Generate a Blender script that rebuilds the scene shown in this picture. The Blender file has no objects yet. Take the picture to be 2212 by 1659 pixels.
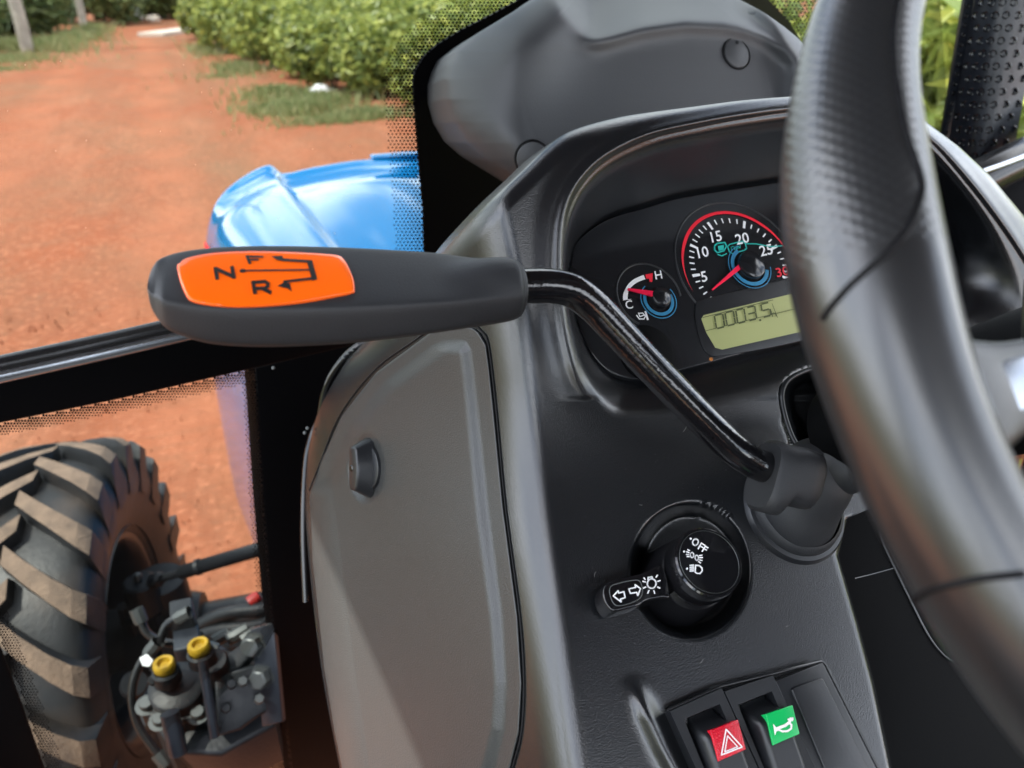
import bpy, bmesh, math, random
import numpy as np
from mathutils import Vector, Matrix
from mathutils.bvhtree import BVHTree

SC = bpy.context.scene
COL = SC.collection
R = math.radians

# ------------------------------------------------------------------ camera
PITCH, YAW = R(27.8), R(23)
EYE = np.array([0.0, 0.0, 1.75])
F, CU, CV = 1671.0, 1106.0, 829.5            # focal length and centre in working units
AX_C = np.array([math.sin(YAW)*math.cos(PITCH), math.cos(YAW)*math.cos(PITCH), -math.sin(PITCH)])
AX_R = np.array([math.cos(YAW), -math.sin(YAW), 0.0])
AX_U = np.cross(AX_R, AX_C)
cd = bpy.data.cameras.new('camera')
cam = bpy.data.objects.new('camera', cd)
COL.objects.link(cam)
cam.matrix_world = Matrix(((AX_R[0], AX_U[0], -AX_C[0], EYE[0]), (AX_R[1], AX_U[1], -AX_C[1], EYE[1]),
                           (AX_R[2], AX_U[2], -AX_C[2], EYE[2]), (0, 0, 0, 1)))
cd.sensor_width = 36.0
cd.lens = 36.0*F/2212.0
cd.clip_start, cd.clip_end = 0.02, 2000
cd.dof.use_dof = True
cd.dof.focus_distance = 0.50
cd.dof.aperture_fstop = 8.5
SC.camera = cam

# ------------------------------------------------------------------ sky and sun
SUN_EL, SUN_AZ = R(63), R(262)               # azimuth measured from +Y towards +X
w = bpy.data.worlds.new('World'); SC.world = w; w.use_nodes = True
nt = w.node_tree; nt.nodes.clear()
o = nt.nodes.new('ShaderNodeOutputWorld'); bg = nt.nodes.new('ShaderNodeBackground')
sky = nt.nodes.new('ShaderNodeTexSky'); sky.sky_type = 'NISHITA'; sky.sun_disc = False
sky.sun_elevation = SUN_EL; sky.sun_rotation = SUN_AZ; sky.air_density = 1.0; sky.dust_density = 1.5
tc = nt.nodes.new('ShaderNodeTexCoord'); mp = nt.nodes.new('ShaderNodeMapping'); mp.inputs['Scale'].default_value = (1.6, 1.6, 3.4)
nz = nt.nodes.new('ShaderNodeTexNoise'); nz.inputs['Scale'].default_value = 1.9; nz.inputs['Detail'].default_value = 7
nz.inputs['Roughness'].default_value = .58
rp = nt.nodes.new('ShaderNodeValToRGB'); rp.color_ramp.elements[0].position = .41; rp.color_ramp.elements[1].position = .58
mx = nt.nodes.new('ShaderNodeMix'); mx.data_type = 'RGBA'; mx.inputs[7].default_value = (15.5, 15.9, 16.5, 1)
nt.links.new(tc.outputs['Generated'], mp.inputs['Vector']); nt.links.new(mp.outputs['Vector'], nz.inputs['Vector'])
nt.links.new(nz.outputs['Fac'], rp.inputs['Fac']); nt.links.new(rp.outputs['Color'], mx.inputs[0])
nt.links.new(sky.outputs['Color'], mx.inputs[6]); nt.links.new(mx.outputs[2], bg.inputs['Color'])
bg.inputs['Strength'].default_value = 0.13
nt.links.new(bg.outputs['Background'], o.inputs['Surface'])
sd = bpy.data.lights.new('sun', 'SUN'); sd.energy = 3.5; sd.angle = R(.5); sd.color = (1, .95, .87)
sun = bpy.data.objects.new('sun', sd); COL.objects.link(sun)
sv = Vector((math.sin(SUN_AZ)*math.cos(SUN_EL), math.cos(SUN_AZ)*math.cos(SUN_EL), math.sin(SUN_EL)))
sun.rotation_euler = sv.to_track_quat('Z', 'Y').to_euler()
SC.view_settings.view_transform = 'Standard'; SC.view_settings.look = 'None'
SC.view_settings.exposure = 1.85; SC.view_settings.gamma = 1.0
SC.view_settings.use_curve_mapping = False
SC.render.engine = 'CYCLES'
SC.cycles.max_bounces = 8; SC.cycles.transparent_max_bounces = 24

# ------------------------------------------------------------------ geometry helpers
def ray(U, V): return AX_C + AX_R*((U-CU)/F) + AX_U*((CV-V)/F)
def P(U, V, d): return EYE + ray(U, V)*d
class Plane:
    def __init__(s, n, p):
        s.n = np.array(n, float); s.n /= np.linalg.norm(s.n); s.p = np.array(p, float)
    def d(s, U, V): return float(s.n @ (s.p-EYE))/float(s.n @ ray(U, V))
    def pt(s, U, V, off=0.0): return P(U, V, s.d(U, V)) + s.n*off
    def up(s, off): return Plane(s.n, s.p+s.n*off)
    def grid(s, U, V):
        k = s.n@AX_C + (s.n@AX_R)*(U-CU)/F + (s.n@AX_U)*(CV-V)/F
        return float(s.n @ (s.p-EYE))/k
def tilt(a, p): return Plane((0, -math.cos(R(a)), math.sin(R(a))), p)
def PG(U, V, d):
    """grid of pixels with depth -> points"""
    x = (U-CU)/F; y = (CV-V)/F
    return EYE + (AX_C + x[..., None]*AX_R + y[..., None]*AX_U)*d[..., None]
def ground(U, V):
    r_ = ray(U, V); return EYE + r_*(-EYE[2]/r_[2])

WORLD = {}                                   # world location of every object made here
def _link(ob, loc, parent):
    COL.objects.link(ob); loc = Vector(loc); WORLD[ob.name] = loc
    if parent is not None:
        ob.parent = parent; ob.location = loc-WORLD[parent.name]
    else: ob.location = loc
def tag(ob, label=None, cat=None, group=None, kind=None):
    if label: ob['label'] = label
    if cat: ob['category'] = cat
    if group: ob['group'] = group
    if kind: ob['kind'] = kind
    return ob
def thing(name, label, cat, loc, group=None, parent=None):
    ob = bpy.data.objects.new(name, None); ob.empty_display_size = .05
    _link(ob, loc, parent); return tag(ob, label, cat, group)
def mesh(name, V, Fs, mat, parent=None, smooth=True, angle=None, origin=None):
    V = np.asarray(V, float).reshape(-1, 3)
    c = V.mean(0) if origin is None else np.asarray(origin, float)
    me = bpy.data.meshes.new(name); me.from_pydata((V-c).tolist(), [], [list(map(int, f)) for f in Fs])
    me.materials.append(mat)
    bm = bmesh.new(); bm.from_mesh(me); bmesh.ops.recalc_face_normals(bm, faces=bm.faces); bm.to_mesh(me); bm.free()
    if smooth:
        me.polygons.foreach_set('use_smooth', [True]*len(me.polygons))
        if angle: me.set_sharp_from_angle(angle=R(angle))
    me.update()
    ob = bpy.data.objects.new(name, me); _link(ob, c, parent); return ob
def gridfaces(n, m, wrap=False, off=0):
    fs = []
    for i in range(n-1):
        for j in range(m-1 if not wrap else m):
            k = (j+1) % m
            fs.append((off+i*m+j, off+i*m+k, off+(i+1)*m+k, off+(i+1)*m+j))
    return fs
def spline(pts, n, closed=False):
    """Catmull-Rom through pts, n points along"""
    p = np.asarray(pts, float); m = len(p)
    out = []
    segs = m if closed else m-1
    for t in np.linspace(0, segs, n, endpoint=not closed):
        i = min(int(t), segs-1); f = t-i
        g = (lambda k: p[k % m]) if closed else (lambda k: p[min(max(k, 0), m-1)])
        a, b, c, d = g(i-1), g(i), g(i+1), g(i+2)
        out.append(.5*((2*b)+(-a+c)*f+(2*a-5*b+4*c-d)*f*f+(-a+3*b-3*c+d)*f**3))
    return np.array(out)
def frame_of(d, hint=None):
    d = d/np.linalg.norm(d)
    h = np.array(hint if hint is not None else (0, 0, 1.0), float)
    if abs(d@h) > .97: h = np.array((1.0, 0, 0))
    x = np.cross(h, d); x /= np.linalg.norm(x); return x, np.cross(d, x)
def tube_geo(path, rad, sides=16, cap=True, flat=1.0, hint=None, off=0):
    path = np.asarray(path, float); n = len(path)
    rad = np.broadcast_to(np.asarray(rad, float), (n,))
    V, prev = [], None
    for i in range(n):
        d = path[min(i+1, n-1)]-path[max(i-1, 0)]; d /= np.linalg.norm(d)
        if prev is None: x, y = frame_of(d, hint)
        else:
            x = prev-d*(prev@d); x /= np.linalg.norm(x); y = np.cross(d, x)
        prev = x
        for k in range(sides):
            a = 2*math.pi*k/sides
            V.append(path[i]+rad[i]*(math.cos(a)*x+flat*math.sin(a)*y))
    fs = gridfaces(n, sides, True, off)
    if cap:
        fs.append([off+k for k in range(sides)][::-1]); fs.append([off+(n-1)*sides+k for k in range(sides)])
    return V, fs
def tube(name, path, rad, mat, parent=None, sides=16, flat=1.0, hint=None, angle=50, cap=True):
    V, fs = tube_geo(path, rad, sides, cap, flat, hint)
    return mesh(name, V, fs, mat, parent, angle=angle)
def lathe_geo(prof, o, axis, seg=40, xdir=None, off=0):
    """prof: (radius, height along axis); closed at ends whose radius is 0"""
    axis = np.asarray(axis, float)/np.linalg.norm(axis); x, y = frame_of(axis, xdir)
    V = []
    for (r_, h) in prof:
        for k in range(seg):
            a = 2*math.pi*k/seg; V.append(np.asarray(o)+axis*h+max(r_, 1e-5)*(math.cos(a)*x+math.sin(a)*y))
    return V, gridfaces(len(prof), seg, True, off)
def lathe(name, prof, o, axis, mat, parent=None, seg=40, angle=40):
    V, fs = lathe_geo(prof, o, axis, seg); return mesh(name, V, fs, mat, parent, angle=angle)
def join(*geos):
    V, Fs = [], []
    for v, f in geos:
        k = len(V); V += list(v); Fs += [[i+k for i in q] for q in f]
    return V, Fs
def box_geo(c, ex, ey, ez, bev=0.0):
    """box with half extents ex,ey,ez (vectors) and bevelled edges"""
    bm = bmesh.new(); bmesh.ops.create_cube(bm, size=2)
    M = np.stack([ex, ey, ez], 1); L = [np.linalg.norm(q) for q in (ex, ey, ez)]
    for v in bm.verts: v.co = Vector([v.co[i]*L[i] for i in range(3)])
    if bev: bmesh.ops.bevel(bm, geom=list(bm.edges), offset=bev, segments=3, profile=.6, affect='EDGES')
    N = np.stack([ex/L[0], ey/L[1], ez/L[2]], 1)
    V = [np.asarray(c)+N@np.array(v.co) for v in bm.verts]; Fs = [[v.index for v in f.verts] for f in bm.faces]
    bm.free(); return V, Fs
def box(name, c, ex, ey, ez, mat, parent=None, bev=.002):
    V, fs = box_geo(np.asarray(c, float), np.asarray(ex, float), np.asarray(ey, float), np.asarray(ez, float), bev)
    return mesh(name, V, fs, mat, parent, angle=35)
def prism_geo(top, down, bev=0.0, seg=3, off=0):
    """closed outline of points 'top' extruded along vector 'down', with a rounded upper edge"""
    top = np.asarray(top, float); n = len(top); c = top.mean(0); down = np.asarray(down, float)
    L = np.linalg.norm(down); dn = down/L
    rings = []
    if bev:
        for i in range(seg+1):
            a = math.pi/2*i/seg; ins = bev*(1-math.sin(a)); dep = bev*(1-math.cos(a))
            dirs = []
            for k in range(n):
                e1 = top[k]-top[k-1]; e2 = top[(k+1) % n]-top[k]
                nn = np.cross(dn, e1/max(np.linalg.norm(e1), 1e-9))+np.cross(dn, e2/max(np.linalg.norm(e2), 1e-9))
                nn /= max(np.linalg.norm(nn), 1e-9)
                if nn@(top[k]-c) < 0 and n < 5: nn = -nn
                dirs.append(nn)
            dirs = np.array(dirs)
            if np.mean([dirs[k]@(top[k]-c) for k in range(n)]) < 0: dirs = -dirs
            rings.append(top-dirs*ins+dn*dep)
    else: rings.append(top)
    rings.append(top+down)
    V = np.concatenate(rings); fs = gridfaces(len(rings), n, True, off)
    fs.append([off+k for k in range(n)]); fs.append([off+(len(rings)-1)*n+k for k in range(n)][::-1])
    return list(V), fs
def prism(name, top, down, mat, parent=None, bev=0.0, angle=40):
    V, fs = prism_geo(top, down, bev); return mesh(name, V, fs, mat, parent, angle=angle)
def tri_poly(pts2):
    from mathutils.geometry import tessellate_polygon
    return tessellate_polygon([[Vector((p[0], p[1], 0)) for p in pts2]])
class Ink:
    """flat printing collected in pixel outlines and laid on one surface"""
    def __init__(s): s.V, s.F = [], []
    def poly(s, pts):
        k = len(s.V); s.V += [tuple(p) for p in pts]; s.F += [[k+i for i in t] for t in tri_poly(pts)]
    def line(s, pts, wd):
        for a, b in zip(pts[:-1], pts[1:]):
            a, b = np.array(a, float), np.array(b, float); d = b-a; L = np.linalg.norm(d)
            if L < 1e-6: continue
            d /= L; n = np.array((-d[1], d[0]))*wd/2; e = d*wd*.3
            s.poly([a-e+n, b+e+n, b+e-n, a-e-n])
    def text(s, txt, o, ex, ey, align='LEFT'):
        """o baseline origin, ex / ey pixel vectors of one em across / up"""
        cu = bpy.data.curves.new('text', 'FONT'); cu.body = txt; cu.size = 1; cu.align_x = align; cu.resolution_u = 3
        cu.offset = .012
        ob = bpy.data.objects.new('text', cu); COL.objects.link(ob)
        me = bpy.data.meshes.new_from_object(ob)
        k = len(s.V)
        for v in me.vertices: s.V.append((o[0]+v.co.x*ex[0]+v.co.y*ey[0], o[1]+v.co.x*ex[1]+v.co.y*ey[1]))
        s.F += [[k+i for i in p.vertices] for p in me.polygons]
        bpy.data.objects.remove(ob); bpy.data.meshes.remove(me); bpy.data.curves.remove(cu)
    def put(s, name, surf, mat, parent, off=.0006):
        return mesh(name, [surf(p[0], p[1], off) for p in s.V], s.F, mat, parent, smooth=False)
def sdist(U, V, poly):
    """signed distance to a closed outline, positive inside"""
    poly = np.asarray(poly, float); sh = U.shape; u = U.ravel(); v = V.ravel()
    D = np.full(u.shape, 1e9); ins = np.zeros(u.shape, bool); n = len(poly)
    for i in range(n):
        a, b = poly[i], poly[(i+1) % n]; e = b-a; L2 = e@e
        if L2 < 1e-9: continue
        t = np.clip(((u-a[0])*e[0]+(v-a[1])*e[1])/L2, 0, 1)
        D = np.minimum(D, np.hypot(u-a[0]-t*e[0], v-a[1]-t*e[1]))
        if a[1] != b[1]:
            c = ((a[1] > v) != (b[1] > v)) & (u < (b[0]-a[0])*(v-a[1])/(b[1]-a[1])+a[0]); ins ^= c
    return np.where(ins, D, -D).reshape(sh)
def pdist(U, V, line):
    line = np.asarray(line, float); D = np.full(U.shape, 1e9)
    for a, b in zip(line[:-1], line[1:]):
        e = b-a; t = np.clip(((U-a[0])*e[0]+(V-a[1])*e[1])/(e@e), 0, 1)
        D = np.minimum(D, np.hypot(U-a[0]-t*e[0], V-a[1]-t*e[1]))
    return D
def sstep(x): x = np.clip(x, 0, 1); return x*x*(3-2*x)
def smax(a, b, k): h = np.clip(.5+.5*(a-b)/k, 0, 1); return b+(a-b)*h+k*h*(1-h)
def smin(a, b, k): return -smax(-a, -b, k)
def qround(e, w_, r_):
    """depth added near an edge: e distance inside the edge, w_ width of the rounding, r_ drop at the edge"""
    t = np.clip(1-e/w_, 0, 1); return r_*(1-np.sqrt(np.clip(1-t*t, 0, 1)))
def pl(x, pts): p = np.asarray(pts, float); return np.interp(x, p[:, 0], p[:, 1])

# ------------------------------------------------------------------ materials
def mat(name, col, rough=.5, spec=.5, metal=0, coat=0, bump=None, var=None, emit=None):
    """bump: (scale, strength, detail); var: (scale, colour2, low, high)"""
    m = bpy.data.materials.new(name); m.use_nodes = True; t = m.node_tree; b = t.nodes['Principled BSDF']
    b.inputs['Base Color'].default_value = (*col, 1); b.inputs['Roughness'].default_value = rough
    b.inputs['Metallic'].default_value = metal; b.inputs['Specular IOR Level'].default_value = spec
    if coat: b.inputs['Coat Weight'].default_value = coat; b.inputs['Coat Roughness'].default_value = .04
    tcn = t.nodes.new('ShaderNodeNewGeometry')
    if var:
        n = t.nodes.new('ShaderNodeTexNoise'); n.inputs['Scale'].default_value = var[0]; n.inputs['Detail'].default_value = 6
        r_ = t.nodes.new('ShaderNodeValToRGB'); r_.color_ramp.elements[0].position = var[2]; r_.color_ramp.elements[1].position = var[3]
        r_.color_ramp.elements[0].color = (*col, 1); r_.color_ramp.elements[1].color = (*var[1], 1)
        t.links.new(tcn.outputs['Position'], n.inputs['Vector']); t.links.new(n.outputs['Fac'], r_.inputs['Fac'])
        t.links.new(r_.outputs['Color'], b.inputs['Base Color'])
    if bump:
        n = t.nodes.new('ShaderNodeTexNoise'); n.inputs['Scale'].default_value = bump[0]; n.inputs['Detail'].default_value = bump[2]
        k = t.nodes.new('ShaderNodeBump'); k.inputs['Strength'].default_value = bump[1]; k.inputs['Distance'].default_value = bump[3] if len(bump) > 3 else .0006
        t.links.new(tcn.outputs['Position'], n.inputs['Vector']); t.links.new(n.outputs['Fac'], k.inputs['Height'])
        t.links.new(k.outputs['Normal'], b.inputs['Normal'])
    if emit: b.inputs['Emission Color'].default_value = (*emit[:3], 1); b.inputs['Emission Strength'].default_value = emit[3]
    return m
M = {}
M['black'] = mat('grained_black_plastic', (.0052, .0060, .0073), .27, .8, bump=(1300, .5, 1.0, .00026))
M['smooth_black'] = mat('smooth_black_plastic', (.010, .011, .013), .38, .5, bump=(500, .1, 2))
M['shaded_matt_black'] = mat('shaded_matt_black_plastic', (.0022, .0023, .0026), .6, .06, bump=(500, .1, 2))  # base and sheen lowered to put shade into the column shroud
M['cluster'] = mat('cluster_lens_black', (.012, .013, .015), .16, .45)
M['grey'] = mat('grey_plastic', (.031, .032, .0315), .38, .5, bump=(900, .7, 3, .0004))
M['cowl'] = mat('cowl_grey_plastic', (.040, .042, .045), .52, .45, bump=(600, .25, 2, .0004))
M['gloss'] = mat('gloss_black', (.006, .006, .007), .07, .6)
M['rod'] = mat('painted_black_rod', (.005, .005, .006), .12, .7, bump=(300, .22, 3, .0007))
M['rubber'] = mat('soft_black_rubber', (.016, .017, .019), .55, .4, bump=(1500, .25, 1))
M['leather'] = mat('steering_wheel_skin', (.010, .0108, .012), .31, 1.0, bump=(1300, .15, 1, .0003))
M['seam'] = mat('dark_seam', (.004, .004, .005), .6, .2)
M['orange'] = mat('orange_label', (.92, .125, .004), .2, .5, coat=.3)
M['print'] = mat('black_print', (.006, .006, .006), .4)
M['white'] = mat('white_print', (.80, .80, .80), .4, .3)
M['teal'] = mat('teal_print', (.02, .42, .36), .4, .3)
M['blue_print'] = mat('blue_print', (.03, .20, .36), .4, .3)
M['red'] = mat('red_print', (.75, .02, .04), .4, .3)
M['needle'] = mat('red_needle', (.85, .012, .06), .35, .4)
M['lcd'] = mat('lcd_green', (.37, .39, .16), .3, .4)
M['lcd_dark'] = mat('lcd_segment', (.07, .085, .03), .5, .3)
M['red_lens'] = mat('red_lens', (.50, .006, .02), .2, .5, bump=(1400, .6, 0))
M['green_lens'] = mat('green_lens', (.006, .38, .09), .22, .5)
M['blue'] = mat('blue_paint', (.006, .145, .37), .08, .5, coat=.35)
M['frit'] = mat('black_frit', (.0025, .0025, .003), .35, .06)
M['trim'] = mat('black_rubber_trim', (.012, .012, .013), .22, .6)
M['bright'] = mat('bright_metal', (.40, .43, .47), .2, .5, metal=.9)
M['tyre'] = mat('tyre_rubber', (.017, .018, .020), .46, .4, bump=(90, .25, 5, .003), var=(9, (.065, .048, .038), .50, .78))
M['lug_dust'] = mat('dusty_tyre_rubber', (.22, .155, .112), .85, .15, bump=(150, .7, 5, .003), var=(34, (.115, .085, .066), .35, .75))
M['iron'] = mat('dark_painted_iron', (.010, .0115, .014), .44, .3, bump=(140, .3, 4, .002))
M['steel'] = mat('zinc_steel', (.085, .092, .092), .45, .5, metal=.5)
M['yellow'] = mat('yellow_plastic', (.42, .26, .015), .5, .3, var=(120, (.22, .13, .015), .45, .75))
M['shield'] = mat('dark_shield_metal', (.012, .015, .021), .32, .5, bump=(60, .1, 2, .002))
M['pole'] = mat('weathered_pole', (.42, .38, .33), .8, .2, bump=(30, .5, 4, .01), var=(3, (.28, .25, .22), .4, .7))
M['litter'] = mat('white_litter', (.75, .75, .76), .5)
M['slab'] = mat('pale_concrete', (.55, .47, .40), .8, bump=(30, .3, 4, .01))
M['bark'] = mat('bark', (.09, .07, .05), .9, bump=(40, .5, 4, .01))
M['bush_red'] = mat('red_plastic', (.30, .015, .012), .5)
M['mat_floor'] = mat('cab_floor', (.02, .02, .02), .8)
M['roof'] = mat('cab_roof_liner', (.025, .025, .027), .8)

def weave():
    m = mat('woven_grip_skin', (.013, .014, .0155), .33, 1.0); t = m.node_tree; b = t.nodes['Principled BSDF']; g = t.nodes.new('ShaderNodeNewGeometry')
    outs = []; uv = t.nodes.new('ShaderNodeUVMap'); uv.uv_map = 'skin'
    for rot in (38, -38):
        mp_ = t.nodes.new('ShaderNodeMapping'); mp_.inputs['Rotation'].default_value = (0, 0, R(rot)); wv = t.nodes.new('ShaderNodeTexWave')
        wv.inputs['Scale'].default_value = 115; t.links.new(uv.outputs['UV'], mp_.inputs['Vector']); t.links.new(mp_.outputs['Vector'], wv.inputs['Vector']); outs.append(wv.outputs['Fac'])
    mu = t.nodes.new('ShaderNodeMath'); mu.operation = 'MULTIPLY'; t.links.new(outs[0], mu.inputs[0]); t.links.new(outs[1], mu.inputs[1])
    k = t.nodes.new('ShaderNodeBump'); k.inputs['Strength'].default_value = .3; k.inputs['Distance'].default_value = .0004
    t.links.new(mu.outputs[0], k.inputs['Height']); t.links.new(k.outputs['Normal'], b.inputs['Normal']); return m
M['weave'] = weave()
def leafmat(name, c1, c2, c3):
    m = bpy.data.materials.new(name); m.use_nodes = True; t = m.node_tree; b = t.nodes['Principled BSDF']
    g = t.nodes.new('ShaderNodeNewGeometry'); r_ = t.nodes.new('ShaderNodeValToRGB')
    r_.color_ramp.elements[0].color = (*c1, 1); r_.color_ramp.elements[1].color = (*c3, 1)
    e = r_.color_ramp.elements.new(.55); e.color = (*c2, 1)
    t.links.new(g.outputs['Random Per Island'], r_.inputs['Fac']); t.links.new(r_.outputs['Color'], b.inputs['Base Color'])
    b.inputs['Roughness'].default_value = .42
    tr = t.nodes.new('ShaderNodeBsdfTranslucent'); ms = t.nodes.new('ShaderNodeMixShader'); ms.inputs[0].default_value = .3
    t.links.new(r_.outputs['Color'], tr.inputs['Color']); t.links.new(b.outputs['BSDF'], ms.inputs[1]); t.links.new(tr.outputs['BSDF'], ms.inputs[2])
    t.links.new(ms.outputs['Shader'], t.nodes['Material Output'].inputs['Surface']); return m
M['leaf'] = leafmat('bush_leaf', (.085, .125, .028), (.24, .29, .06), (.46, .47, .11))
M['leaf_far'] = leafmat('far_leaf', (.07, .11, .04), (.14, .19, .065), (.23, .26, .09))
M['grass'] = leafmat('grass_blade', (.15, .20, .07), (.25, .28, .11), (.38, .34, .18))

def glassmat():
    m = bpy.data.materials.new('dimming_glass'); m.use_nodes = True; t = m.node_tree; t.nodes.clear()
    o_ = t.nodes.new('ShaderNodeOutputMaterial'); tr = t.nodes.new('ShaderNodeBsdfTransparent'); gl = t.nodes.new('ShaderNodeBsdfGlossy')
    tr.inputs['Color'].default_value = (.605, .625, .615, 1); gl.inputs['Roughness'].default_value = .01  # grey tint put in to dim the outside against the cab interior
    fr = t.nodes.new('ShaderNodeFresnel'); fr.inputs['IOR'].default_value = 1.25
    ms = t.nodes.new('ShaderNodeMixShader'); ge = t.nodes.new('ShaderNodeNewGeometry'); sb = t.nodes.new('ShaderNodeMath'); sb.operation = 'SUBTRACT'; sb.inputs[0].default_value = 1
    mu = t.nodes.new('ShaderNodeMath'); mu.operation = 'MULTIPLY'; t.links.new(ge.outputs['Backfacing'], sb.inputs[1])
    t.links.new(fr.outputs[0], mu.inputs[0]); t.links.new(sb.outputs[0], mu.inputs[1]); t.links.new(mu.outputs[0], ms.inputs[0])
    t.links.new(tr.outputs[0], ms.inputs[1]); t.links.new(gl.outputs[0], ms.inputs[2]); t.links.new(ms.outputs[0], o_.inputs[0]); return m
M['glass'] = glassmat()

def groundmat():
    m = bpy.data.materials.new('red_soil'); m.use_nodes = True; t = m.node_tree; b = t.nodes['Principled BSDF']
    b.inputs['Roughness'].default_value = .95; b.inputs['Specular IOR Level'].default_value = .15
    g = t.nodes.new('ShaderNodeNewGeometry')
    def noise(s, d=6, sc=None, rough=.6):
        n = t.nodes.new('ShaderNodeTexNoise'); n.inputs['Scale'].default_value = s; n.inputs['Detail'].default_value = d; n.inputs['Roughness'].default_value = rough
        if sc:
            q = t.nodes.new('ShaderNodeMapping'); q.inputs['Scale'].default_value = sc
            t.links.new(g.outputs['Position'], q.inputs['Vector']); t.links.new(q.outputs['Vector'], n.inputs['Vector'])
        else: t.links.new(g.outputs['Position'], n.inputs['Vector'])
        return n.outputs['Fac']
    def ramp(f, a, b_):
        r_ = t.nodes.new('ShaderNodeMapRange'); r_.inputs['From Min'].default_value = a; r_.inputs['From Max'].default_value = b_
        t.links.new(f, r_.inputs['Value']); return r_.outputs['Result']
    def mix(f, c1, c2):
        x = t.nodes.new('ShaderNodeMix'); x.data_type = 'RGBA'; t.links.new(f, x.inputs[0])
        for s_, c_ in ((6, c1), (7, c2)):
            if isinstance(c_, tuple): x.inputs[s_].default_value = (*c_, 1)
            else: t.links.new(c_, x.inputs[s_])
        return x.outputs[2]
    base = mix(ramp(noise(1.6, 8, (1.0, .45, 1)), .35, .7), (.275, .080, .035), (.225, .080, .041))
    base = mix(ramp(noise(.30, 6, (1, .55, 1), .7), .42, .62), base, (.20, .105, .058))
    base = mix(ramp(noise(.7, 7, (1.6, .35, 1), .7), .50, .70), base, (.33, .135, .074))
    base = mix(ramp(noise(3.1, 7, None, .75), .54, .74), base, (.22, .105, .058))
    base = mix(ramp(noise(24, 5), .52, .70), base, (.42, .165, .088))
    base = mix(ramp(noise(55, 4), .55, .70), base, (.20, .09, .05))
    sx = t.nodes.new('ShaderNodeSeparateXYZ'); t.links.new(g.outputs['Position'], sx.inputs[0])
    def math_(op, a, b_):
        n = t.nodes.new('ShaderNodeMath'); n.operation = op
        for i, q in enumerate((a, b_)):
            if isinstance(q, (int, float)): n.inputs[i].default_value = q
            else: t.links.new(q, n.inputs[i])
        return n.outputs[0]
    wob = math_('MULTIPLY', math_('SUBTRACT', noise(.35, 4), .5), 1.6)
    # two packed wheel tracks running along the road
    for x0 in (-1.75, -.15):
        dist = math_('ABSOLUTE', math_('SUBTRACT', math_('ADD', sx.outputs['X'], math_('MULTIPLY', wob, .35)), x0), 0)
        fac = math_('MULTIPLY', ramp(dist, .42, .12), math_('MULTIPLY', ramp(noise(1.1, 5), .35, .6), .75))
        base = mix(fac, base, (.34, .122, .062))
        tread = math_('MULTIPLY', ramp(dist, .30, .22), ramp(noise(7.0, 3, (.25, 2.2, 1)), .52, .62))
        base = mix(math_('MULTIPLY', tread, .22), base, (.19, .085, .045))
    verge = ramp(math_('ADD', math_('ADD', sx.outputs['X'], wob), math_('MULTIPLY', noise(3, 4), .6)), -3.3, -4.4)
    base = mix(verge, base, mix(ramp(noise(2.5, 6), .4, .6), (.055, .075, .025), (.11, .10, .045)))
    t.links.new(base, b.inputs['Base Color'])
    k = t.nodes.new('ShaderNodeBump'); k.inputs['Strength'].default_value = .9; k.inputs['Distance'].default_value = .03
    ad = t.nodes.new('ShaderNodeMath'); ad.operation = 'ADD'; t.links.new(noise(14, 8), ad.inputs[0]); t.links.new(noise(2.2, 4), ad.inputs[1])
    t.links.new(ad.outputs[0], k.inputs['Height']); t.links.new(k.outputs['Normal'], b.inputs['Normal']); return m
M['soil'] = groundmat()

exec_rng = random.Random(7)
rng = np.random.default_rng(7)

# ================================================================== SETTING: ground
gx = np.concatenate([np.linspace(-600, -12, 14), np.linspace(-11, 14, 60), np.linspace(16, 600, 14)])
gy = np.concatenate([np.linspace(-300, -4, 10), np.linspace(-3, 42, 90), np.linspace(46, 900, 14)])
GX, GY = np.meshgrid(gx, gy)
GZ = .02*np.sin(GX*1.3+GY*.4)*np.sin(GY*.9)-.02
gro = mesh('ground', np.stack([GX, GY, GZ], -1), gridfaces(len(gy), len(gx)), M['soil'], origin=(0, 0, 0))
tag(gro, 'bare red dirt road and yard outside the cab', kind='structure')

# ------------------------------------------------------------------ vegetation
def leaf_cloud(n, rx, ry, rz, size, seed, lobes=7, core=.45):
    g = np.random.default_rng(seed)
    cen = g.normal(size=(lobes, 3)); cen /= np.linalg.norm(cen, axis=1)[:, None]
    cen *= g.uniform(.25, .62, (lobes, 1)); cen[:, 2] = np.abs(cen[:, 2])*.9-.15
    V, Fs = [], []
    for i in range(n):
        c_ = cen[g.integers(lobes)]; d = g.normal(size=3); d /= np.linalg.norm(d)
        r_ = g.uniform(core, 1)**.5*g.uniform(.40, .56)
        p = c_+d*r_
        p = np.array((p[0]*rx, p[1]*ry, (p[2]+.62)*rz))
        if p[2] < .05: p[2] = g.uniform(.05, .3)
        nn = d*.7+g.normal(size=3)*.5+np.array((0, 0, .5)); nn /= np.linalg.norm(nn)
        a = np.cross(nn, g.normal(size=3)); a /= np.linalg.norm(a); b = np.cross(nn, a)
        s = size*g.uniform(.6, 1.25); k = len(V)
        V += [p-a*s, p+b*s*.42+nn*s*.1, p+a*s-nn*s*.25, p-b*s*.42+nn*s*.1]; Fs.append((k, k+1, k+2, k+3))
    return np.array(V), Fs
def leaf_mesh(name, mt, *a, **k):
    V, Fs = leaf_cloud(*a, **k); me = bpy.data.meshes.new(name); me.from_pydata(V.tolist(), [], Fs); me.materials.append(mt); return me
BUSH = [leaf_mesh('foliage', M['leaf'], 3400, .95, .95, 1.05, .085, s) for s in (1, 2, 3)]
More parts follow.
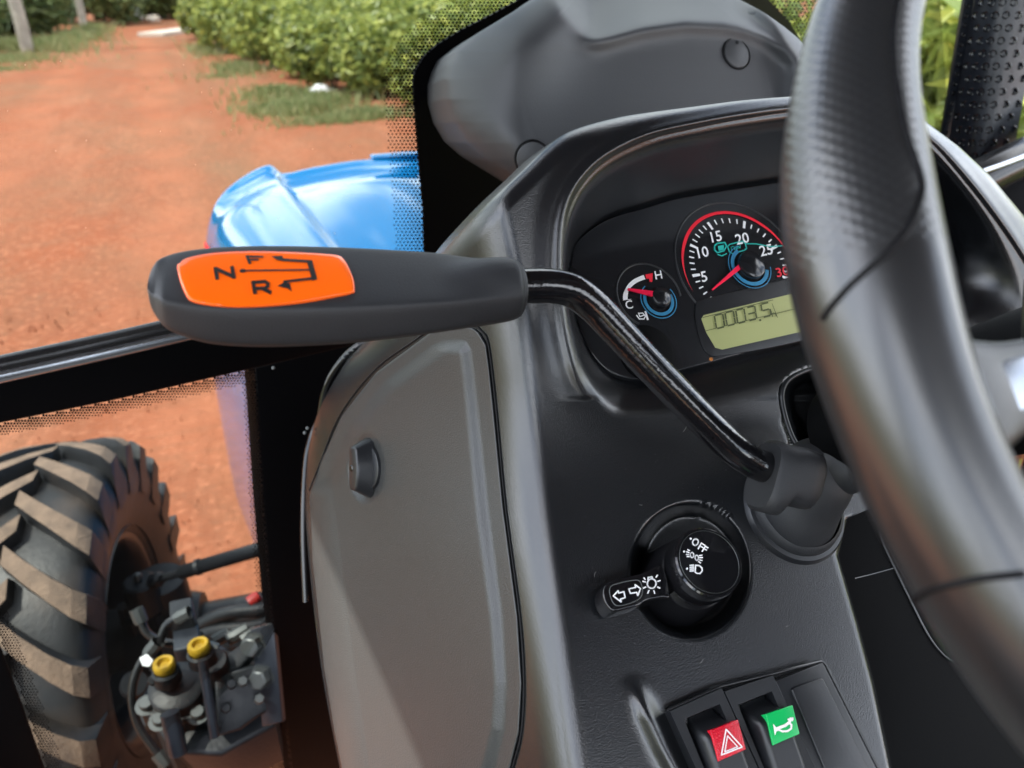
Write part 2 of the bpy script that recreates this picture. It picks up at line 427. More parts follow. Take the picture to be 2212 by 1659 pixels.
FARB = [leaf_mesh('foliage', M['leaf_far'], 2200, 1.5, 1.3, 1.5, .13, s) for s in (11, 12)]
NEARB = [leaf_mesh('foliage', M['leaf'], 5200, .95, .95, 1.15, .085, s, lobes=10, core=.1) for s in (21, 22)]
sv_, sf_ = [], []
for k in range(5):
    a = k*1.3; q = tube_geo([(0.03*math.cos(a), .03*math.sin(a), 0), (.12*math.cos(a), .12*math.sin(a), .4), (.3*math.cos(a+.3), .3*math.sin(a+.3), .95)], [.022, .016, .008], 6)
    sv_, sf_ = join((sv_, sf_), q)
STEM = bpy.data.meshes.new('stem'); STEM.from_pydata([tuple(v) for v in sv_], [], sf_); STEM.materials.append(M['bark'])
def bush(x, y, s, me, label, group, name='bush', h=1.0):
    t = bpy.data.objects.new(name, None); COL.objects.link(t); t.location = (x, y, -.02); t.rotation_euler = (0, 0, exec_rng.uniform(0, 6.28))
    t.scale = (s, s, s*h); tag(t, label, 'bush', group)
    for nm, m_ in (('foliage', me), ('stem', STEM)):
        c_ = bpy.data.objects.new(nm, m_); COL.objects.link(c_); c_.parent = t
    return t
# hedge block right of the road: front edge runs from (3.2,11) back to (1.3,27); plants in rows behind it
HL = 'leafy green bush inside the sunlit plantation, behind its front row'
edge = [(3.9, 11.6), (3.35, 13.2), (2.95, 14.8), (2.6, 16.6), (2.35, 18.6), (2.15, 20.8), (1.95, 23.2), (1.75, 25.8), (1.6, 28.6)]
for row in range(5):
    for (x, y) in edge:
        s = exec_rng.uniform(.85, 1.15)
        lab = {(0, 0): 'green bush at the near corner of the plantation, behind the white plastic bag', (0, 8): 'farthest roadside bush of the plantation, beside the pale concrete slab'}.get((row, edge.index((x, y))), HL if row else 'leafy bush in the front row of the plantation, along the grassy road edge')
        bush(x+row*1.55+exec_rng.uniform(-.2, .2), y+row*.3+exec_rng.uniform(-.3, .3), s, BUSH[exec_rng.randrange(3)], lab, 'front row bushes along the road edge' if row == 0 else 'bushes of the plantation right of the road')
for (x, y) in [(4.6, 10.4), (6.2, 10.3), (7.8, 10.0), (5.3, 8.7), (7.0, 8.3), (8.8, 8.1), (5.6, 7.1), (7.3, 6.6)]:
    bush(x, y, exec_rng.uniform(.9, 1.15), BUSH[exec_rng.randrange(3)], HL, 'bushes of the plantation right of the road')
NL = 'tall bright green bush close outside the right cab window'
for (x, y) in [(3.1, 1.0), (3.3, 2.3), (3.5, 3.6), (3.8, 4.9), (4.3, 6.1), (4.6, 1.6), (4.7, 3.1), (5.0, 4.6), (3.0, -.4), (6.2, 2.4), (6.3, 4.2)]:
    bush(x, y, exec_rng.uniform(.95, 1.15), NEARB[exec_rng.randrange(2)], NL, 'bushes outside the right cab window', h=1.15)
FL = 'dark green bush in the overgrown thicket behind the poles'
for i in range(34):
    y = exec_rng.uniform(31, 46); x = exec_rng.uniform(-13, -1.2)
    if x > -3.3 and y < 37: x -= 3.2
    bush(x, y, exec_rng.uniform(.9, 1.4), FARB[exec_rng.randrange(2)], FL, 'bushes of the thicket behind the poles')
for (x, y) in [(-5.2, 24.5), (-6.5, 27), (-4.9, 28.5), (-8, 25), (-7.4, 30), (-9.5, 28), (-3.6, 31.5), (-5.6, 33), (-1.8, 41), (0, 42.5), (1.8, 43), (3.6, 43), (-3.4, 40.5), (1, 45), (2.7, 40.8), (5.4, 42), (-.6, 46)]:
    bush(x, y, exec_rng.uniform(1, 1.35), FARB[exec_rng.randrange(2)], FL, 'bushes of the thicket behind the poles')
def grass(name, spots, label, seed):
    g = np.random.default_rng(seed); V, Fs = [], []
    for (cx, cy, rx, ry, n, h) in spots:
        for i in range(n):
            a = g.uniform(0, 6.283); q = abs(g.normal())*.62*(1+.35*math.sin(3*a+cx)+.25*math.sin(7*a+cy)); x, y = cx+rx*q*math.cos(a), cy+ry*q*math.sin(a)
            b = g.uniform(0, 6.283); hh = h*g.uniform(.4, 1.2); wd = .008+hh*.05; k = len(V); lx, ly = g.normal(0, .35, 2)*hh
            dx, dy = math.cos(b)*wd, math.sin(b)*wd
            V += [(x-dx, y-dy, -.03), (x+dx, y+dy, -.03), (x+dx*.6+lx*.5, y+dy*.6+ly*.5, hh*.6), (x+lx, y+ly, hh)]; Fs += [(k, k+1, k+2, k+3)]
    ob = mesh(name, V, Fs, M['grass'], smooth=False, origin=(0, 0, 0)); return tag(ob, label, 'grass', kind='stuff')
gp = lambda U, V: ground(U, V)
sp = []
for (U, V, rx, ry, n, h) in [(640, 238, .55, .5, 1500, .14), (720, 258, .9, .35, 1100, .08), (800, 245, .7, .5, 900, .1), (520, 150, .7, 1.2, 900, .16), (455, 110, .6, 1.6, 800, .2),
                             (600, 205, .7, .6, 900, .16), (570, 235, .5, .5, 500, .08), (690, 220, .8, .6, 900, .16), (480, 165, 1.0, .8, 300, .06)]:
    q = gp(U, V); sp.append((q[0], q[1], rx, ry, n, h))
grass('grass', sp, 'patchy low grass at the foot of the plantation bushes', 3)
sp = []
for (U, V, rx, ry, n, h) in [(20, 128, 1.1, 1.5, 1100, .12), (110, 100, .8, 2, 1400, .2), (160, 84, .8, 2, 1200, .24), (40, 105, 1.4, 2, 1500, .28), (200, 70, .8, 2.5, 900, .28), (10, 150, .9, .9, 500, .06)]:
    q = gp(U, V); sp.append((q[0], q[1], rx, ry, n, h))
grass('grass', sp, 'green verge of weeds around the foot of the poles', 4)

# ------------------------------------------------------------------ poles, slab, litter
for (U, V, w_, lab) in [(60, 112, 27, 'thick pale utility pole at the left edge of the road'), (183, 66, 16, 'slimmer weathered pole standing farther along the verge')]:
    b = ground(U, V); d_ = float((b-EYE)@AX_C); rr = w_*d_/F/2
    t = thing('utility_pole', lab, 'pole', b, 'poles along the verge')
    hh = 7.5; zs = np.linspace(-.05, hh, 12)
    tube('shaft', [(b[0]+.02*math.sin(z*2), b[1], z) for z in zs], np.linspace(rr, rr*.72, 12), M['pole'], t, 14)
    box('crossarm', (b[0], b[1], hh-.5), (.7, 0, 0), (0, .05, 0), (0, 0, .06), M['pole'], t, .01)
    for sx in (-.6, -.25, .25, .6):
        lathe('insulator', [(0, 0), (.04, 0), (.045, .05), (.02, .08), (.035, .12), (0, .15)], (b[0]+sx, b[1], hh-.44), (0, 0, 1), M['litter'], t, 10)
def lump(name, c, rx, ry, rz, mt, label, cat, seed, amp=.25):
    g = np.random.default_rng(seed); n, m_ = 9, 14; V = []
    for i in range(n):
        a = math.pi*i/(n-1)
        for j in range(m_):
            b = 2*math.pi*j/m_; k = 1+amp*g.normal()*(.4 if i in (0, n-1) else 1)
            V.append((c[0]+rx*k*math.sin(a)*math.cos(b), c[1]+ry*k*math.sin(a)*math.sin(b), max(c[2]+rz*k*math.cos(a), -.02)))
    return tag(mesh(name, V, gridfaces(n, m_, True), mt, smooth=False), label, cat)
q = ground(693, 203); lump('plastic_bag', (q[0], q[1], .06), .17, .13, .09, M['litter'], 'crumpled white plastic bag lying at the foot of the bushes', 'litter', 5)
q = ground(301, 45); lump('white_sack', (q[0], q[1], .22), .24, .22, .28, M['litter'], 'rounded white sack standing at the far end of the road', 'sack', 6, .06)
q = ground(332, 47); lump('pale_stone', (q[0], q[1], .1), .3, .22, .16, M['slab'], 'pale stone lying beside the white sack', 'stone', 8, .12)
a, b = ground(325, 78), ground(416, 66)
dx = (b-a)/2; dx[2] = 0; t = Vector((-dx[1], dx[0], 0)).normalized()*.45
tag(box('concrete_slab', (a+b)/2+np.array((0, 0, .03)), dx, np.array(t), (0, 0, .07), M['slab'], None, .02), 'long pale slab lying across the far end of the dirt road', 'slab')
# pebbles and clods of the yard
V, Fs = [], []
for i in range(700):
    x, y = rng.uniform(-2, 1.2), rng.uniform(1.2, 5)
    s = rng.uniform(.003, .008); k = len(V); h = s*rng.uniform(.5, .9)
    for j in range(5):
        a = j*1.2566+rng.uniform(-.3, .3); V.append((x+s*math.cos(a), y+s*math.sin(a), -.03))
    V.append((x+rng.normal()*s*.2, y, .0+h))
    Fs += [(k+j, k+(j+1) % 5, k+5) for j in range(5)]
tag(mesh('gravel', V, Fs, M['soil'], smooth=False, origin=(0, 0, 0)), 'small clods and pebbles scattered on the red dirt', 'gravel', kind='stuff')

# ================================================================== TRACTOR, outside
tractor = thing('tractor', 'front of the blue tractor beyond the glass with bonnet, lugged wheel and valves', 'tractor', (.42, 1.5, 0))
def hood():
    t = thing('hood', None, None, (.42, 1.5, .95), parent=tractor)
    half = [(-.030, .60), (-.028, .80), (-.020, .98), (-.009, 1.08), (.006, 1.17), (.022, 1.235), (.043, 1.275), (.075, 1.303), (.115, 1.325), (.16, 1.343), (.190, 1.350), (.204, 1.345), (.219, 1.329), (.245, 1.328), (.30, 1.335), (.42, 1.343)]
    cx = .42; prof = half+[(2*cx-x, z) for x, z in half[-2::-1]]
    pr = spline(prof, 90)
    ys = [(1.12, 0, 0), (1.3, .0, 0), (1.5, 0, 0), (1.7, .0, 0), (1.80, .004, .004), (1.87, .010, .0), (1.91, .018, -.010), (1.935, .03, -.006), (1.95, .045, .006), (1.962, .06, .03), (1.97, .075, .08), (1.975, .085, .2), (1.98, .09, .4)]
    yy = spline(ys, 60); V = []
    for (y, ins, dz) in yy:
        for (x, z) in pr:
            k = (x-cx)/(cx-.004); xx = x-ins*np.sign(k)*min(1, abs(k)**4*1.3)-.085*max(0, 1.88-y)*np.sign(k)*min(1, abs(k)**3)
            bul = -.006*max(0, min(1, (1.9-y)/.6))*math.exp(-((abs(x-cx)-.27)/.05)**2)
            V.append((xx, y-.05*abs(min(1, abs(k)))**3*max(0, (y-1.6)/.4), max(z-dz*(1.0 if z > 1.0 else .2)+bul+.012*(1.9-y), .55)))
    shell = mesh('shell', V, gridfaces(60, 90), M['blue'], t, angle=60)
    # red stripe and pale edge along the visible flank
    for nm, z0, z1, mt in (('stripe', 1.215, 1.230, M['red']),):
        Vs = []
        for y in np.linspace(1.35, 1.80, 20):
            for z in (z0, z1):
                x = np.interp(z, [q[1] for q in half[:9]], [q[0] for q in half[:9]]); Vs.append((x-.004+.085*max(0, 1.88-y), y, z+.012*(1.9-y)))
        mesh(nm, Vs, gridfaces(20, 2), mt, t)
    e = np.array((.50, 1.925, 1.352)); box('latch_lip', e, (.06, 0, 0), (0, .018, 0), (0, 0, .008), M['blue'], t, .006)
hood()

def front_wheel():
    c = np.array((-.37, 1.50, .45)); RT, W, RR = .45, .25, .235; st = R(-9)
    ax = np.array((math.cos(st), math.sin(st), 0)); fw = np.array((-math.sin(st), math.cos(st), 0)); zz = np.array((0, 0, 1.0))
    t = thing('front_wheel', None, None, c, parent=tractor)
    def ring(prof, seg=72):
        V = []
        for k in range(seg):
            a = 2*math.pi*k/seg
            for (r_, h) in prof: V.append(c+ax*h+r_*(math.cos(a)*fw+math.sin(a)*zz))
        n = len(prof); return V, [((k*n+j), (k*n+j+1), ((k+1) % seg)*n+j+1, ((k+1) % seg)*n+j) for k in range(seg) for j in range(n-1)]
    prof = spline([(RR-.005, W*.36), (RR+.01, W*.40), (RR+.05, W*.46), (RR+.10, W*.5), (RT-.075, W*.49), (RT-.045, W*.44), (RT-.032, W*.3), (RT-.028, 0), (RT-.032, -W*.3), (RT-.045, -W*.44), (RT-.075, -W*.49), (RR+.10, -W*.5), (RR+.05, -W*.46), (RR-.005, -W*.36)], 44)
    V, fs = ring(prof); ty = mesh('tyre', V, fs, M['tyre'], t, angle=60)
    n = 22
    proto = None
    for side in (1, -1):
        for k in range(n):
            a0 = 2*math.pi*(k+(.5 if side < 0 else 0))/n
            pts = []
            # (width position, angle lag, half thickness, base radius, top radius)
            for (h, lag, th, rb, rt) in [(-.008, 0, .019, RT-.04, RT), (.03, .085, .020, RT-.04, RT+.001), (.075, .175, .022, RT-.05, RT), (.108, .235, .025, RT-.07, RT-.006), (.128, .262, .027, RT-.10, RT-.022), (.1275, .27, .026, RT-.13, RT-.075)]:
                for (da, r_) in ((-th*1.35, rb), (-th, rt), (th, rt), (th*1.35, rb)):
                    a = a0+lag+da/RT; pts.append(c+ax*h*side+r_*(math.cos(a)*fw+math.sin(a)*zz))
            fs = gridfaces(6, 4, True); fs += [(0, 1, 2, 3), (20, 21, 22, 23)]
            o_ = mesh('lug', pts, fs, M['tyre'], t, smooth=False)
            bm = bmesh.new(); bm.from_mesh(o_.data); bmesh.ops.bevel(bm, geom=list(bm.edges), offset=.0055, segments=2, profile=.6, affect='EDGES', clamp_overlap=True); bm.to_mesh(o_.data); bm.free()
            o_.data.polygons.foreach_set('use_smooth', [True]*len(o_.data.polygons)); o_.data.set_sharp_from_angle(angle=R(38))
            o_.data.materials.append(M['lug_dust'])
            for p in o_.data.polygons:
                nn = Vector(p.normal); pc = np.array(o_.data.vertices[p.vertices[0]].co)
                rad = (WORLD[o_.name]-Vector(c)); rad -= Vector(ax)*rad.dot(Vector(ax)); rad.normalize()
                if nn.dot(rad) > .6: p.material_index = 1
    V, fs = ring(spline([(RR+.012, W*.42), (RR+.014, W*.37), (RR-.012, W*.36), (RR-.03, W*.25), (RR-.035, .0), (RR-.03, -W*.25), (RR-.012, -W*.36), (RR+.014, -W*.37), (RR+.012, -W*.42)], 30)); rim = mesh('rim', V, fs, M['shield'], t, angle=60)
    V, fs = ring([(RR-.034, -.03), (.14, -.05), (.10, -.03), (.10, -.02), (.02, -.02)]); mesh('disc', V, fs, M['iron'], t, angle=40)
    V, fs = ring([(.001, .10), (.05, .10), (.065, .09), (.07, .03), (.10, .02), (.11, -.02)], 32); hb = mesh('hub', V, fs, M['iron'], t, angle=40)
    for k in range(6):
        a = k*math.pi/3+.2; lathe('bolt', [(0, .016), (.012, .016), (.013, 0)], c+ax*(-.02)+.088*(math.cos(a)*fw+math.sin(a)*zz), ax, M['steel'], t, 6)
    # knuckle and axle stub on the inner side
    k = thing('front_axle', None, None, c+np.array((.3, 0, -.1)), parent=tractor)
    V, fs = join(tube_geo([c+ax*.09, c+ax*.16, c+ax*.24], [.085, .10, .075], 20), tube_geo([c+ax*.17-zz*.14, c+ax*.17+zz*.15], [.062, .055], 20),
                 tube_geo([c+ax*.2-zz*.03, c+ax*.9-zz*.03], [.075, .085], 16))
    mesh('axle_beam', V, fs, M['iron'], k, angle=40)
    p = P(308, 1282, 1.62); lathe('king_pin_cap', [(0, .035), (.028, .035), (.034, .03), (.036, -.04)], p, zz, M['iron'], k, 24)
    lathe('grease_nipple', [(0, .02), (.006, .018), (.009, .01), (.008, 0)], p+zz*.035, zz, M['steel'], k, 10)
    for du, dv in ((-40, 20), (-22, 52), (30, 36), (58, 64)):
        lathe('bolt', [(0, .014), (.013, .014), (.014, -.03)], P(308+du, 1300+dv, 1.64), zz, M['iron'], k, 6)
front_wheel()

def cylinder_rod():
    a, b, e = P(338, 1253, 1.60), P(428, 1225, 1.56), P(575, 1182, 1.50)
    t = thing('steering_cylinder', None, None, a, parent=tractor)
    tube('ball_joint', [P(322, 1262, 1.605), P(332, 1257, 1.6), P(345, 1250, 1.6), P(354, 1248, 1.6)], [.008, .016, .016, .010], M['iron'], t, 16)
    tube('rod', [a, b], [.0085, .0085], M['iron'], t, 16); tube('barrel', [P(385, 1238, 1.58), P(392, 1236, 1.58), e], [.010, .0145, .0145], M['iron'], t, 18)
    tube('collar', [P(424, 1226, 1.56), P(432, 1224, 1.56)], [.017, .017], M['iron'], t, 18)
cylinder_rod()

def valve_block():
    D = 1.12; zz = np.array((0, 0, 1.0))
    t = thing('hydraulic_valve', None, None, P(430, 1560, D), parent=tractor)
    top = Plane((0, -.25, .97), P(385, 1500, D))
    out = [(300, 1528), (318, 1506), (345, 1472), (400, 1462), (440, 1470), (452, 1500), (446, 1538), (420, 1556), (372, 1560), (330, 1552), (306, 1545)]
    prism('flange', [top.pt(*p) for p in out], -top.n*.030, M['iron'], t, .006)
    cc = top.pt(386, 1496); lathe('round_cap', [(0, .022), (.034, .022), (.038, .019), (.0385, 0)], cc, top.n, M['iron'], t, 32)
    for (U, V) in [(317, 1523), (428, 1542), (436, 1476), (346, 1556)]:
        lathe('bolt', [(0, .009), (.0085, .009), (.010, .007), (.010, 0), (.016, 0), (.016, -.002)], top.pt(U, V), top.n, M['steel'], t, 12)
    prism('body', [top.pt(*p, off=-.03) for p in [(318, 1540), (360, 1480), (440, 1480), (470, 1440), (585, 1420), (590, 1545), (560, 1560), (470, 1610), (360, 1605)]], -top.n*.12, M['iron'], t, .008)
    side = Plane((0, -.8, .6), P(520, 1520, D-.02))
    prism('side_housing', [side.pt(*p) for p in [(462, 1460), (585, 1430), (592, 1530), (560, 1548), (520, 1578), (470, 1592)]], -side.n*.06, M['iron'], t, .006)
    for (U, V, L, hub) in [(357, 1445, .15, 1), (432, 1405, .18, 1)]:
        p = P(U, V, D-.03)
        tube('plunger', [p-zz*L, p-zz*.02], [.0085, .0085], M['shield'], t, 14)
        c_ = lathe('plunger_cap', [(0, .006), (.007, .007), (.009, .0135), (.0125, .0145), (.0148, .012), (.0153, .006), (.0148, .002), (.0105, .0), (.0105, -.012), (.0130, -.014), (.0130, -.026)], p, zz, M['yellow'], t, 28)
        lathe('plunger_collar', [(.0155, -.001), (.019, -.004), (.019, -.022), (.012, -.03)], p, zz, M['iron'], t, 24)
        lathe('plunger_seat', [(.011, -.1), (.02, -.1), (.02, -.125), (.011, -.125)], p, zz, M['iron'], t, 20)
    for (p0, p1, r_) in [((366, 1540), (386, 1628), .0125), ((437, 1425), (464, 1592), .0065)]:
        tube('spool_rod', [P(*p0, D-.055), P(*p1, D-.05)], r_, M['shield'], t, 16)
    for i, (U, V) in enumerate([(330, 1470), (352, 1462), (500, 1478), (524, 1472), (488, 1530), (560, 1510), (470, 1565)]):
        lathe('small_bolt', [(0, .007), (.006, .007), (.007, .005), (.007, -.01)], P(U, V, D-.03), (.1, -.6, .8), M['steel' if i % 2 else 'iron'], t, 6)
    for i, pp_ in enumerate([[(330, 1400), (300, 1440), (285, 1500), (300, 1570), (350, 1640)], [(395, 1330), (360, 1350), (345, 1390), (340, 1430)], [(455, 1400), (500, 1420), (540, 1500), (545, 1600), (520, 1680)], [(300, 1330), (320, 1370), (370, 1390), (420, 1380)]]):
        q_ = spline([P(U, V, D+.06+.01*i) for U, V in pp_], 24); tube('control_hose', q_, .0065, M['trim'], t, 10)
        for e_ in (0, -1): lathe('hose_fitting', [(0, .012), (.0095, .012), (.0105, .006), (.0105, -.012)], q_[e_], q_[1]-q_[0] if e_ == 0 else q_[-1]-q_[-2], M['steel'], t, 8)
    b = P(464, 1442, D-.01)
    lathe('pivot_boss', [(.007, .02), (.018, .02), (.021, .016), (.021, -.02), (.0, -.02)], b, top.n, M['iron'], t, 24)
    ar = Plane(top.n, b)
    prism('lever_arm', [ar.pt(*p) for p in [(462, 1424), (500, 1405), (560, 1362), (572, 1368), (566, 1392), (520, 1440), (474, 1462)]], -top.n*.016, M['iron'], t, .004)
    pp = Plane((-.5, -.75, .45), P(560, 1400, D-.01))
    prism('mount_plate', [pp.pt(*p) for p in [(540, 1360), (590, 1345), (610, 1560), (566, 1570)]], -pp.n*.010, M['shield'], t, .002)
    for (U, V) in [(548, 1392), (566, 1462)]:
        lathe('hex_bolt', [(0, .016), (.012, .016), (.0145, .014), (.0145, 0), (.02, 0), (.02, -.003)], pp.pt(U, V), pp.n, M['steel'], t, 6)
    box('solenoid', P(400, 1352, D+.10), AX_R*.018+AX_U*.004, (0, .025, 0), (0, 0, .035), M['iron'], t, .004)
    box('solenoid', P(408, 1400, D+.07), AX_R*.020+AX_U*.004, (0, .025, 0), (0, 0, .024), M['shield'], t, .004)
    V, fs = lathe_geo([(.001, .01), (.02, .01), (.022, 0), (.022, -.02)], P(290, 1478, 1.3), (0.2, -.6, .7), 20); mesh('drain_plug', V, fs, M['iron'], t, angle=40)
    h = thing('hydraulic_hose', None, None, P(500, 1360, 1.3), parent=tractor)
    for i, (p0, p1, r_) in enumerate([((430, 1352), (600, 1300), .012), ((440, 1378), (610, 1330), .015), ((445, 1402), (610, 1362), .013), ((455, 1420), (600, 1390), .012)]):
        a, b = P(*p0, 1.32), P(*p1, 1.28); pts = [a+(b-a)*s+zz*.008*math.sin(s*5+i) for s in np.linspace(0, 1, 8)]
        tube('pipe', pts, r_, M['iron'], h, 12)
    r_ = P(548, 1296, 1.3); lathe('red_cap', [(0, .012), (.008, .012), (.011, .006), (.011, -.008)], r_, (.8, .2, .3), M['bush_red'], h, 14)
    for i, (U, V) in enumerate([(480, 1376), (508, 1372), (520, 1366), (540, 1372)]):
        lathe('fitting', [(0, .012), (.010, .012), (.011, 0), (.011, -.014)], P(U, V, 1.27), (.9, .2, .2), M['steel'], h, 8)
    q = thing('cable_tie_tag', 'scrap of white tag beside the left yellow plunger cap', 'tag', P(315, 1428, 1.16))
    pts = [P(302, 1424, 1.17), P(318, 1416, 1.165), P(330, 1428, 1.16), P(322, 1440, 1.16), P(308, 1438, 1.17)]
    prism('paper', pts, np.array((0, .003, 0)), M['litter'], q)
valve_block()

# perforated heat shield outside the right-hand window
def heat_shield():
    t = thing('heat_shield', 'dark perforated exhaust shield standing beyond the steering wheel, above the right sill', 'heat shield', P(2110, 330, 1.12))
    pn = Plane((-.86, -.45, .05), P(2110, 150, 1.10)); fl = Plane((-.2, -.97, .05), P(2075, 150, 1.11))
    U0 = lambda v: pl(v, [(-160, 2128), (0, 2100), (300, 2050), (350, 2042)]); U1 = lambda v: pl(v, [(-160, 2270), (0, 2258), (200, 2214), (350, 2186)])
    V, n, m_ = [], 24, 16
    for v in np.linspace(-170, 352, n):
        for s in np.linspace(0, 1, m_):
            u_ = U0(v)+(U1(v)-U0(v))*s; b = .035*(1-(2*s-1)**2)
            V.append(pn.pt(u_, v, b))
    fs = gridfaces(n, m_); k = len(V); V += [np.array(p)-pn.n*.05+np.array((0, .03, 0)) for p in V]; fs += gridfaces(n, m_, off=k)
    sh = mesh('panel', V, fs, M['shield'], t, angle=60)
    V = [fl.pt(u_, v) for v in np.linspace(-170, 352, 12) for u_ in (U0(v)-16, U0(v)-2, U0(v)+4)]
    mesh('flange', V, gridfaces(12, 3), M['shield'], t)
    prof = [(.0050, 0), (.0045, .0012), (.0034, .0006), (.0030, -.002), (.0001, -.0022)]
    me = None
    def dimple(p, nrm, s, mt):
        nonlocal me
        if me is None:
            o_ = lathe('perforation', prof, p, nrm, M['gloss'], t, 12); me = o_.data; base = nrm; return
        o_ = bpy.data.objects.new('perforation', me); COL.objects.link(o_); o_.parent = t
        o_.location = Vector(p)-WORLD[t.name]; o_.scale = (s, s, s)
        o_.rotation_euler = Vector(base0).rotation_difference(Vector(nrm)).to_euler()
    base0 = pn.n
    for i, v in enumerate(np.arange(-20, 345, 27)):
        for j in range(6):
            s = .12+.15*j+(.07 if i % 2 else 0)
            if s > .95: continue
            u_ = U0(v)+(U1(v)-U0(v))*s; b = .035*(1-(2*s-1)**2)
            nn = pn.n+np.cross(pn.n, (0, 0, 1))*0; dimple(pn.pt(u_, v, b+.0005), nn, 1.0, None)
    for v in np.arange(-8, 345, 21): dimple(fl.pt(U0(v)-9, v, .001), fl.n, .62, None)
heat_shield()

# ================================================================== CAB FRAME AND GLASS
dr = np.array((1.61, .544, 0)); dr /= np.linalg.norm(dr)
G0 = P(350, 712, .80); GU = np.array((0, -.10, 1.0)); GN = np.cross(dr, GU); GN /= np.linalg.norm(GN)
if GN[1] > 0: GN = -GN
G = Plane(GN, G0)
cab = thing('cab_frame', 'black tractor cab frame with curved lower window and dotted glass borders', 'cab frame', (.38, .2, .7))
def band(name, lo, hi, thick, mt, bev=.003, parent=cab, surf=G, off=0.0):
    return prism(name, [surf.pt(*p, off=off) for p in lo+hi[::-1]], -surf.n*thick, mt, parent, bev)
# window rail between windshield and lower window
lo = [(-700, 1098), (-120, 945), (0, 912), (250, 862), (560, 792), (930, 705)]; hi = [(-700, 962), (-120, 830), (0, 803), (250, 752), (560, 684), (930, 604)]
band('window_rail', lo, hi, .03, M['frit'], .004, off=.004)
tube('rail_trim', [G.pt(u_, v, .011) for u_, v in [(-700, 958), (-120, 826), (0, 799), (250, 745), (430, 704), (560, 676), (930, 594)]], .0075, M['bright'], cab, 14)
tube('rail_gasket', [G.pt(u_, v, .007) for u_, v in [(-700, 938), (-120, 806), (0, 780), (250, 726), (430, 684), (560, 657), (930, 578)]], .0085, M['trim'], cab, 14)
# pillar between the lower window and the console, and the black glazing border around the dashboard
pill = [(548, 792), (556, 900), (568, 1100), (584, 1300), (606, 1480), (640, 1760)]
band('lower_pillar', pill, [(930, 700), (930, 900), (930, 1100), (930, 1300), (930, 1480), (930, 1760)], .03, M['frit'], .003, off=.003)
inner = [(918, 640), (914, 532), (911, 447), (900, 322), (893, 233), (889, 179), (893, 152), (911, 122), (940, 96), (996, 62), (1060, 30), (1115, 0), (1170, -40), (1300, -78), (1450, -80), (1560, -60), (1640, -20), (1700, 45), (1730, 92), (1765, 165), (1790, 260), (1800, 420), (1800, 640)]
prism('frit_border', [G.pt(*p, off=.0035) for p in inner], G.n*-.003, M['frit'], cab)
def in_poly(u_, v, poly): return sdist(np.array([[float(u_)]]), np.array([[float(v)]]), poly)[0, 0] > 0
def dots(name, bbox, edge_line, width, pitch, rmax, rmin, keep, flip=False):
    uu = np.arange(bbox[0], bbox[2], pitch); V, Fs = [], []
    vv = np.arange(bbox[1], bbox[3], pitch*.866)
    Ug, Vg = np.meshgrid(uu, vv); Ug = Ug+(np.arange(len(vv)) % 2)[:, None]*pitch/2
    D = pdist(Ug, Vg, edge_line)
    for u_, v, d_ in zip(Ug.ravel(), Vg.ravel(), D.ravel()):
        if d_ > width or not keep(u_, v): continue
        r_ = rmax+(rmin-rmax)*d_/width; k = len(V)
        for j in range(6): V.append(G.pt(u_+r_*math.cos(j*1.0472), v+r_*math.sin(j*1.0472), .0032))
        Fs.append([k+j for j in range(6)])
    ob = mesh(name, V, Fs, M['frit'], cab, smooth=False); ob['kind'] = 'stuff'; return ob
ipoly = inner
dots('frit_dots', (815, -10, 1130, 640), inner[:12], 64, 8.4, 3.5, 1.9, lambda a, b: not in_poly(a, b, ipoly))
dots('frit_dots', (1600, -20, 1900, 420), inner[16:], 100, 9.0, 3.5, 2.9, lambda a, b: not in_poly(a, b, ipoly))
lowwin = [(-200, 960), (0, 912), (250, 862), (548, 794), (556, 900), (568, 1100), (584, 1300), (606, 1480), (640, 1760), (130, 1760), (100, 1659), (40, 1480), (0, 1375), (-200, 1000)]
kp = lambda a, b: in_poly(a, b, lowwin)
dots('frit_dots', (-60, 780, 640, 1740), [(-60, 925), (0, 912), (250, 862), (549, 795)], 26, 6.6, 3.3, 1.8, kp)
dots('frit_dots', (450, 800, 660, 1740), pill, 30, 6.6, 3.3, 1.8, lambda a, b: kp(a, b) and b > 822)
left = [(-60, 1230), (0, 1392), (40, 1498), (100, 1668), (125, 1740)]
band('door_pillar', left, [(-160, 1230), (-100, 1392), (-62, 1498), (0, 1668), (25, 1740)], .04, M['frit'], .003, off=.003)
band('door_seal', [(-200, 1230), (-104, 1392), (-66, 1498), (-4, 1668), (20, 1740)], [(-300, 1230), (-260, 1392), (-220, 1498), (-200, 1668), (-180, 1740)], .03, M['trim'], .004)
dots('frit_dots', (-20, 1320, 200, 1720), left, 40, 6.8, 3.4, 2.0, lambda a, b: kp(a, b))
def pane(name, px): prism(name, [G.pt(*p) for p in px], -G.n*.005, M['glass'], cab)
pane('windshield', [(-690, 945), (-260, 852), (0, 794), (560, 672), (1200, 540), (2060, 400), (1980, -700), (1200, -900), (-260, -900), (-690, -900)])
pane('lower_window', [(-200, 950), (0, 905), (553, 785), (562, 900), (574, 1100), (590, 1300), (612, 1480), (650, 1780), (100, 1780), (-200, 1300)])
